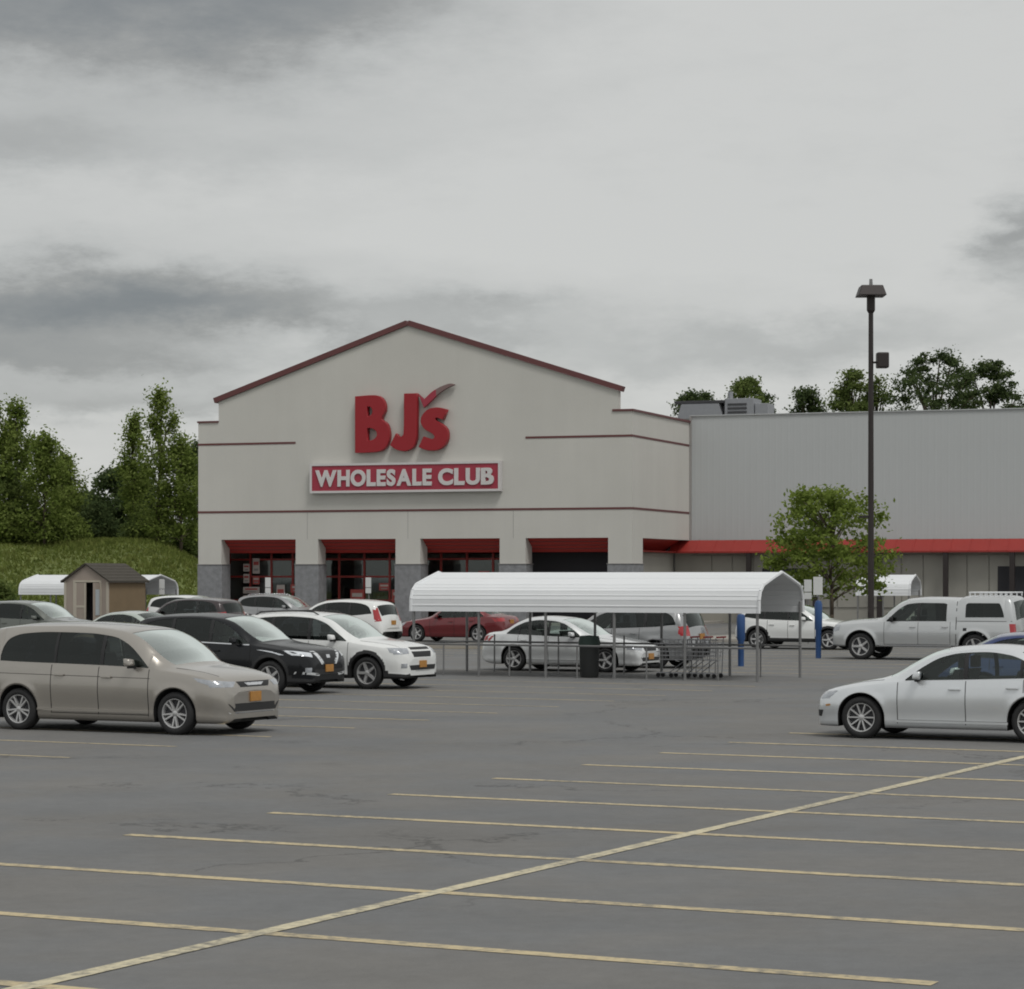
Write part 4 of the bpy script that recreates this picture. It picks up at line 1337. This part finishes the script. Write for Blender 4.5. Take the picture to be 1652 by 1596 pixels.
    fl_ = zl(L / 2) + .33
    bt = zb(L * .5)
    def seat(d, y0, y1, tall):
        it.box(X(d + .5), X(d), y0, y1, fl_, fl_ + .22)
        it.add([(X(d + .5), y0, fl_), (X(d + .38), y0, fl_ + .1), (X(d + .58), y0, tall), (X(d + .68), y0, tall), (X(d + .5), y1, fl_), (X(d + .38), y1, fl_ + .1), (X(d + .58), y1, tall), (X(d + .68), y1, tall)],
               [(0, 1, 2, 3), (4, 7, 6, 5), (0, 4, 5, 1), (1, 5, 6, 2), (2, 6, 7, 3), (3, 7, 4, 0)])
        ym = (y0 + y1) / 2
        it.box(X(d + .70), X(d + .60), ym - .12, ym + .12, tall + .02, tall + .20)
    for d, rows in P['seats']:
        for y0, y1 in ((-.62, -.10), (.10, .62)): seat(d, y0 * W, y1 * W, bt + .16)
    it.box(X(P['wind'][0] + .55), X(P['wind'][0] + .12), -W * .72, W * .72, bt - .25, bt - .03)
    it.build("seats", M[interior], root)
    # wheels
    td, rd_, bd = wheel_meshes(r, P.get('tw', .225), wheel)
    for c in (fa, ra_):
        for s in (1, -1):
            wv2 = empty("wheel", (X(c), s * (W - P.get('tw', .225) / 2 - .015), r), 0 if s > 0 else math.pi, root)
            for nm, dat in (("tyre", td), ("rim", rd_), ("brake_disc", bd)): link(bpy.data.objects.new(nm, dat), wv2)
    # roof rails
    if 'rails' in extras:
        d0, d1 = P['rail_span']
        for s in (1, -1):
            mb = MB(); prev = None
            for k_ in range(13):
                d = d0 + (d1 - d0) * k_ / 12
                lo_, n_ = hit('top', d, s * W * .58)
                q_ = lo_ + Vector((0, 0, .05 if 0 < k_ < 12 else .0))
                if prev is not None: mb.tube(prev, q_, .016, None, 6)
                prev = q_
            mb.build("roof_rail", M['black_plastic'] if 'dark_rails' in extras else M['chrome'], root, smooth=True)
    return root, hit, X

LOWS = lambda L, g: [(0, g + .07), (.015, g + .03), (.06, g + .005), (.4, g), (L - .5, g), (L - .2, g + .05), (L - .05, g + .18), (L, g + .32)]
def PLAN(L): return [(0, .60), (.012, .69), (.04, .775), (.10, .855), (.22, .925), (.42, .97), (.8, .995), (1.2, 1.0), (L - 1.2, 1.0), (L - .6, .975), (L - .25, .925), (L - .10, .87), (L - .03, .79), (L, .66)]

VAN = dict(L=5.16, W=1.005, axle=.98, wb=3.09, r=.345, tw=.235,
    top=[(0, .70), (.02, .81), (.08, .895), (.2, .955), (.55, 1.035), (.95, 1.095), (1.14, 1.13), (1.5, 1.37), (1.86, 1.59), (2.15, 1.69), (2.6, 1.745), (3.2, 1.77), (4.0, 1.76), (4.6, 1.71), (4.82, 1.66), (4.93, 1.55), (5.05, 1.15), (5.10, .95), (5.14, .80), (5.16, .66)],
    belt=[(0, .62), (.1, .80), (.3, .885), (.9, .985), (1.4, 1.03), (2.5, 1.07), (4.0, 1.10), (4.85, 1.12), (5.03, 1.0), (5.12, .72), (5.16, .56)],
    low=LOWS(5.16, .19), plan=PLAN(5.16),
    windows=[dict(top=[(1.50, 1.07), (1.68, 1.24), (1.95, 1.43), (2.25, 1.545), (2.8, 1.60), (3.5, 1.61), (4.05, 1.58), (4.32, 1.50), (4.42, 1.38), (4.47, 1.22)], pillars=[(2.38, 2.45), (3.32, 3.37)])],
    glass={0: 'glass_clear', 1: 'glass_dark', 2: 'glass_dark'},
    doors=[1.48, 2.46, 3.40], wind=(1.18, 2.02), rear=(4.93, 5.05), seats=[(1.6, 2), (2.7, 2)], mirror=1.78, hz=.17, plate_z=.60, rplate_z=.92,
    details=[('headlight', 'front', [(.50, .845), (.93, .865), (.93, .765), (.60, .76)], 'lamp', 1), ('grille', 'front', [(-.48, .845), (.48, .845), (.40, .755), (-.40, .755)], 'black_plastic', 0),
             ('emblem', 'front', [(-.28, .825), (.28, .825), (.20, .78), (-.20, .78)], 'chrome', 0), ('lower_grille', 'front', [(-.74, .50), (.74, .50), (.60, .375), (-.60, .375)], 'black_plastic', 0),
             ('bumper_strip', 'front', [(-.74, .365), (.74, .365), (.70, .345), (-.70, .345)], 'chrome', 0), ('headlight', 'side', [(.10, .855), (.60, .915), (.48, .845), (.10, .755)], 'lamp', 1), ('taillight', 'rear', [(.58, 1.02), (.88, 1.02), (.86, .88), (.58, .88)], 'red_lamp', 1),
             ('side_moulding', 'side', [(1.6, .30), (3.55, .30), (3.55, .345), (1.6, .345)], 'chrome', 0)])
VAN['details'].pop()
SUV = dict(L=4.78, W=.935, axle=.93, wb=2.84, r=.365, tw=.24, arch=.06,
    top=[(0, .70), (.02, .80), (.07, .90), (.18, .97), (.55, 1.055), (1.0, 1.11), (1.26, 1.15), (1.65, 1.38), (2.05, 1.60), (2.4, 1.685), (3.0, 1.725), (3.7, 1.71), (4.2, 1.66), (4.38, 1.61), (4.48, 1.50), (4.63, 1.17), (4.69, 1.02), (4.75, .85), (4.78, .70)],
    belt=[(0, .62), (.07, .78), (.25, .88), (.9, .98), (1.5, 1.05), (2.6, 1.08), (3.8, 1.13), (4.35, 1.18), (4.58, 1.06), (4.72, .80), (4.78, .6)],
    low=LOWS(4.78, .24), plan=PLAN(4.78),
    windows=[dict(top=[(1.48, 1.08), (1.75, 1.27), (2.1, 1.48), (2.5, 1.585), (3.1, 1.615), (3.7, 1.59), (4.05, 1.53), (4.25, 1.43), (4.36, 1.26)], pillars=[(2.42, 2.50), (3.42, 3.50)])],
    glass={0: 'glass_clear', 1: 'glass_dark', 2: 'glass_dark'},
    doors=[1.42, 2.46, 3.30], wind=(1.30, 2.28), rear=(4.46, 4.63), seats=[(1.7, 2), (2.7, 2)], mirror=1.78, hz=.15, plate_z=.56, rplate_z=.88, rail_span=(2.4, 4.1), clad=.345,
    details=[('headlight', 'front', [(.50, .92), (.86, .93), (.86, .78), (.56, .80)], 'lamp', 1), ('grille', 'front', [(-.46, .90), (.46, .90), (.42, .70), (-.42, .70)], 'black_plastic', 0),
             ('lower_grille', 'front', [(-.60, .54), (.60, .54), (.54, .43), (-.54, .43)], 'black_plastic', 0), ('headlight', 'side', [(.16, .90), (.42, .92), (.36, .83), (.16, .80)], 'lamp', 1), ('fog_lamp', 'front', [(.66, .58), (.80, .58), (.80, .48), (.68, .48)], 'lamp', 1),
             ('taillight', 'rear', [(.60, 1.18), (.84, 1.16), (.86, .90), (.62, .90)], 'red_lamp', 1), ('taillight_side', 'side', [(4.45, 1.08), (4.62, 1.04), (4.62, .90), (4.45, .95)], 'red_lamp', 1),
             ('rear_valance', 'rear', [(-.70, .56), (.70, .56), (.66, .42), (-.66, .42)], 'black_plastic', 0)])
SED = dict(L=4.70, W=.90, axle=.93, wb=2.70, r=.328, tw=.22,
    top=[(0, .55), (.02, .63), (.07, .70), (.18, .76), (.55, .85), (1.0, .925), (1.34, .975), (1.75, 1.19), (2.15, 1.375), (2.45, 1.44), (2.9, 1.475), (3.3, 1.44), (3.62, 1.33), (3.98, 1.14), (4.16, 1.07), (4.42, 1.045), (4.54, 1.01), (4.62, .90), (4.67, .75), (4.70, .62)],
    belt=[(0, .50), (.1, .63), (.3, .71), (.9, .82), (1.5, .885), (2.6, .925), (3.8, .97), (4.3, .985), (4.5, .95), (4.63, .72), (4.70, .55)],
    low=LOWS(4.70, .18), plan=PLAN(4.70),
    windows=[dict(top=[(1.62, .92), (1.9, 1.12), (2.2, 1.28), (2.5, 1.345), (2.9, 1.365), (3.25, 1.325), (3.55, 1.215), (3.76, 1.09), (3.86, 1.01)], pillars=[(2.56, 2.63), (3.44, 3.48)])],
    doors=[1.52, 2.60, 3.50], wind=(1.38, 2.32), rear=(3.40, 4.06), seats=[(1.75, 2), (2.75, 2)], mirror=1.86, hz=.13, plate_z=.42, rplate_z=.80, rear_glass='glass_clear',
    details=[('headlight', 'front', [(.46, .69), (.84, .73), (.84, .61), (.54, .58)], 'lamp', 1), ('grille', 'front', [(-.40, .66), (.40, .66), (.36, .56), (-.36, .56)], 'black_plastic', 0),
             ('lower_grille', 'front', [(-.60, .40), (.60, .40), (.52, .30), (-.52, .30)], 'black_plastic', 0), ('headlight', 'side', [(.14, .70), (.44, .74), (.36, .66), (.14, .60)], 'lamp', 1), ('taillight', 'rear', [(.48, .96), (.84, .94), (.84, .80), (.50, .82)], 'red_lamp', 1),
             ('taillight_side', 'side', [(4.42, .94), (4.60, .90), (4.60, .80), (4.45, .82)], 'red_lamp', 1)])
TRK = dict(L=5.80, W=1.0, axle=1.0, wb=3.57, r=.405, tw=.27, arch=.085, flare=.03,
    top=[(0, .86), (.02, .98), (.06, 1.08), (.18, 1.15), (.6, 1.22), (1.2, 1.26), (1.55, 1.29), (1.95, 1.58), (2.25, 1.78), (2.5, 1.87), (3.0, 1.92), (3.9, 1.90), (3.99, 1.885), (4.02, 1.86), (4.06, 1.89), (4.12, 1.94), (4.3, 1.97), (5.4, 1.97), (5.58, 1.94), (5.68, 1.78), (5.76, 1.30), (5.78, 1.1), (5.80, .9)],
    belt=[(0, .75), (.06, .92), (.25, 1.02), (.9, 1.10), (1.7, 1.15), (3.9, 1.17), (5.4, 1.18), (5.7, 1.14), (5.77, .95), (5.80, .75)],
    low=[(0, .62), (.03, .50), (.15, .42), (.5, .40), (5.3, .42), (5.65, .46), (5.78, .55), (5.80, .62)],
    plan=[(0, .60), (.012, .70), (.04, .78), (.10, .86), (.22, .925), (.42, .97), (.8, .995), (1.2, 1.0), (5.2, 1.0), (5.55, .985), (5.70, .955), (5.77, .91), (5.80, .80)],
    windows=[dict(top=[(1.80, 1.18), (2.0, 1.36), (2.25, 1.58), (2.5, 1.70), (2.9, 1.735), (3.60, 1.73), (3.70, 1.70)], pillars=[(2.78, 2.86)]),
             dict(top=[(4.28, 1.68), (4.34, 1.735), (5.28, 1.735), (5.42, 1.50), (5.46, 1.36)], sill=.13)],
    glass={0: 'glass_clear', 1: 'glass_dark', 10: 'glass_dark'}, tumble=.20, crown=.09,
    doors=[1.75, 2.82, 3.82], wind=(1.62, 2.45), rear=(5.66, 5.76), seats=[(1.95, 2), (2.9, 2)], mirror=2.0, hz=.16, plate_z=.62, rplate_z=.9, body_mirror=0, rear_glass='glass_clear', hood0=.28,
    details=[('headlight', 'front', [(.56, 1.04), (.90, 1.05), (.90, .84), (.60, .84)], 'lamp', 1), ('grille', 'front', [(-.50, 1.06), (.50, 1.06), (.50, .78), (-.50, .78)], 'chrome', 0),
             ('headlight', 'side', [(.08, 1.03), (.34, 1.04), (.30, .88), (.08, .86)], 'lamp', 1), ('bumper', 'front', [(-.90, .70), (.90, .70), (.86, .50), (-.86, .50)], 'chrome', 0), ('taillight', 'rear', [(.76, 1.12), (.93, 1.12), (.93, .84), (.76, .84)], 'red_lamp', 1),
             ('taillight_side', 'side', [(5.62, 1.12), (5.76, 1.12), (5.76, .84), (5.66, .84)], 'red_lamp', 1),
             ('rocker_trim', 'side', [(1.6, .425), (3.85, .425), (3.85, .47), (1.6, .47)], 'chrome', 1), ('fuel_door', 'side', [(4.22, .99), (4.33, .99), (4.33, .90), (4.22, .90)], 'black_plastic', 1),
             ('cab_gap', 'side', [(3.995, .48), (4.015, .48), (4.015, 1.78), (3.995, 1.78)], 'gap', 1), ('cap_seam', 'side', [(4.04, 1.185), (5.70, 1.185), (5.70, 1.200), (4.04, 1.200)], 'gap', 1)])
def vary(P, **kw):
    q_ = dict(P); q_.update(kw); return q_
def scaled(P, k, dzt=0.0):
    q_ = dict(P); return q_

def shift_front(P, k):
    """the same car with k metres less in front of the windscreen, measured along the bonnet"""
    f = lambda d: d * (1 - k / 1.2) if d < 1.2 else d - k
    q_ = dict(P); q_['L'] = P['L'] - k; q_['axle'] = P['axle'] - k
    for key in ('top', 'belt', 'low', 'plan'): q_[key] = [(f(a), b_) for a, b_ in P[key]]
    q_['windows'] = [dict(w_, top=[(a - k, b_) for a, b_ in w_['top']], pillars=[(a - k, b_ - k) for a, b_ in w_.get('pillars', ())]) for w_ in P['windows']]
    q_['doors'] = [a - k for a in P['doors']]
    for key in ('wind', 'rear'): q_[key] = tuple(a - k for a in P[key])
    q_['seats'] = [(a - k, b_) for a, b_ in P['seats']]; q_['mirror'] = P['mirror'] - k
    q_['details'] = [(nm, ax, [((f(a) if ax == 'side' else a), b_) for a, b_ in cs], mt, tw_) for nm, ax, cs, mt, tw_ in P['details']]
    return q_
c_van = paint("beige", (.375, .35, .315), .62, .30)
c_black = principled("paint_black", (.006, .007, .009), .22, 0, .15, .35)
c_white = paint("white", (.74, .75, .74), .0, .35)
c_silver = paint("silver", (.70, .725, .745), .55, .30)
c_silver2 = paint("light_silver", (.74, .755, .76), .40, .30)
c_truck = paint("truck_silver", (.56, .575, .58), .55, .30)
c_grey = paint("grey", (.36, .365, .37), .7, .30)
c_dgrey = paint("dark_grey", (.09, .095, .10), .4)
c_red = paint("red", (.15, .009, .014), .25)
c_maroon = paint("maroon", (.030, .018, .020), .3)
c_pale = paint("pale", (.47, .52, .48), .35)
c_olive = paint("olive", (.13, .14, .125), .45)
c_blue = paint("blue", (.020, .040, .14), .35)

VN = shift_front(VAN, .10)
VN['details'] = VN['details'] + [('sill_moulding', 'side', [(1.38, .335), (3.60, .335), (3.60, .375), (1.38, .375)], c_van, 0), ('door_crease', 'side', [(1.35, .885), (4.6, .93), (4.6, .938), (1.35, .893)], 'gap', 0)]
make_car("minivan", VN, -23.0, 33.45, 'R', "beige minivan with orange plate parked before the black crossover", "minivan", c_van, wheel='split')
MUR = vary(SUV, details=[d for d in SUV['details'] if d[0] not in ('headlight', 'grille')] + [
    ('headlight', 'front', [(.58, .89), (.91, .955), (.91, .85), (.60, .80)], 'lamp_bright', 1), ('grille', 'front', [(-.46, .93), (.46, .93), (.26, .66), (-.26, .66)], 'black_plastic', 0),
    ('grille_blade', 'front', [(.42, .93), (.56, .93), (.30, .64), (.19, .66)], 'bright_trim', 1), ('emblem', 'front', [(-.07, .85), (.07, .85), (.07, .78), (-.07, .78)], 'chrome', 0),
    ('bumper_strip', 'front', [(.36, .45), (.88, .50), (.88, .45), (.40, .40)], 'bright_trim', 1)])
MUR['details'] += [('window_strip', 'side', [(1.46, 1.045), (4.2, 1.145), (4.2, 1.168), (1.46, 1.068)], 'chrome', 1)]
make_car("black_car", MUR, -29.12, 45.86, 'R', "black crossover with chrome V grille parked behind the beige minivan", "car", c_black, wheel='five')
bpy.data.objects["black_car"].name = "crossover_car"
EQ = vary(SUV, clad=.34, details=[d for d in SUV['details'] if d[0] not in ('grille',)] + [('grille', 'front', [(-.42, .94), (.42, .94), (.42, .885), (-.42, .885)], 'black_plastic', 0), ('grille', 'front', [(-.44, .845), (.44, .845), (.38, .72), (-.38, .72)], 'black_plastic', 0)])
make_car("suv_car", EQ, -28.60, 49.07, 'R', "white sport utility car with its nose toward the long corral", "car", c_white, wheel='five', extras=('rails', 'dark_rails'))
make_car("sedan_car", SED, -28.05, 60.55, 'R', "silver sedan seen through the posts of the long corral", "car", c_silver2, wheel='five')
GR = vary(SUV, clad=0)
CRV = vary(GR, details=[d for d in SUV['details'] if d[0] not in ('taillight', 'taillight_side')] + [('taillight', 'rear', [(.66, 1.42), (.74, 1.40), (.86, .92), (.66, .94)], 'red_lamp', 1), ('taillight_side', 'side', [(4.40, 1.36), (4.50, 1.34), (4.66, .92), (4.48, 1.0)], 'red_lamp', 1)])
make_car("suv_car", GR, -28.1 - 2.84, 63.9, 'L', "grey sport utility car showing red tail lamps behind the silver sedan's nose", "car", c_grey, wheel='five')
XV = vary(SUV, L=4.47, wb=2.65, axle=.90, r=.345, clad=.40, doors=[1.40, 2.40, 3.16], rear=(4.16, 4.32), rail_span=(2.3, 3.8),
    top=[(0, .64), (.02, .74), (.07, .83), (.18, .90), (.55, .98), (1.0, 1.04), (1.26, 1.07), (1.65, 1.30), (2.05, 1.50), (2.4, 1.58), (2.9, 1.61), (3.5, 1.58), (3.95, 1.51), (4.08, 1.46), (4.17, 1.37), (4.32, 1.10), (4.38, .96), (4.44, .80), (4.47, .66)],
    belt=[(0, .57), (.07, .72), (.25, .81), (.9, .90), (1.5, .97), (2.6, 1.0), (3.6, 1.04), (4.05, 1.09), (4.27, .99), (4.41, .74), (4.47, .57)],
    low=LOWS(4.47, .26), plan=PLAN(4.47),
    windows=[dict(top=[(1.48, 1.0), (1.75, 1.18), (2.1, 1.38), (2.5, 1.48), (3.0, 1.49), (3.5, 1.45), (3.8, 1.37), (3.95, 1.28), (4.05, 1.15)], pillars=[(2.36, 2.44), (3.24, 3.32)])],
    details=[('headlight', 'front', [(.50, .84), (.86, .85), (.86, .72), (.56, .73)], 'lamp', 1), ('grille', 'front', [(-.42, .82), (.42, .82), (.36, .68), (-.36, .68)], 'black_plastic', 0), ('headlight', 'side', [(.16, .83), (.42, .85), (.36, .76), (.16, .73)], 'lamp', 1),
             ('taillight', 'rear', [(.60, 1.06), (.84, 1.04), (.86, .86), (.62, .86)], 'red_lamp', 1)])
make_car("crossover_car", XV, -32.61 + 2.65, 83.0, 'R', "white crossover with black wheel arches seen past the corral's open end", "car", c_white, wheel='five')
trk, hit_t, X_t = make_car("pickup_truck", TRK, -25.59, 73.75, 'L', "silver crew-cab pickup truck with a canopy over its bed", "truck", c_truck, wheel='five')
rk = MB()
for s in (-1, 1): rk.tube((X_t(4.3), s * .62, 2.05), (X_t(5.6), s * .62, 2.05), .022, None, 6)
rk.build("roof_rack", M['white_metal'], trk)
for k in range(9):
    d = 4.33 + k * .155
    MB().tube((X_t(d), -.62, 1.955), (X_t(d), -.62, 2.06), .022, None, 6).tube((X_t(d), .62, 1.955), (X_t(d), .62, 2.06), .022, None, 6).tube((X_t(d), -.62, 2.055), (X_t(d), .62, 2.055), .02, None, 6).build("rack_bar", M['white_metal'], trk)
JET = shift_front(SED, .14)
JET['details'] += [('air_intake', 'side', [(.03, .43), (.15, .43), (.11, .33), (.03, .33)], 'black_plastic', 1), ('side_marker', 'side', [(.20, .52), (.28, .53), (.28, .50), (.20, .49)], 'plate_orange', 1), ('sill_moulding', 'side', [(1.36, .27), (3.2, .27), (3.2, .305), (1.36, .305)], c_silver, 0)]
make_car("sedan_car", JET, -13.02, 37.60, 'L', "bright silver sedan with many-spoked wheels nearest the painted centre line", "car", c_silver, wheel='ten')
make_car("sedan_car", SED, -12.5, 47.5, 'R', "dark blue car between the near silver sedan and the pickup", "car", c_blue, center=True)
make_car("suv_car", SUV, -52.3, 69.0, 'R', "grey-green sport utility car behind the minivan's roof at the picture edge", "car", c_olive)
make_car("sedan_car", SED, -46.7, 64.8, 'L', "pale green-grey sedan in front of the tan shed", "car", c_pale, center=True)
make_car("suv_car", GR, -56.2, 82.3, 'L', "dark maroon car behind the black crossover's roof", "car", c_maroon, center=True)
make_car("suv_car", GR, -64.0, 94.6, 'R', "white car almost hidden at the store's left corner pier", "car", c_white, center=True)
make_car("suv_car", GR, -63.2, 100.6, 'R', "grey sport utility car with roof rails before the first bay", "car", c_grey, center=True, extras=('rails',))
make_car("suv_car", CRV, -47.6, 79.3, 'L', "white sport utility car with tall red tail lamps left of the long corral", "car", c_white, center=True)
make_car("sedan_car", SED, -46.8, 87.3, 'L', "red sedan seen under the long corral roof", "car", c_red, center=True)
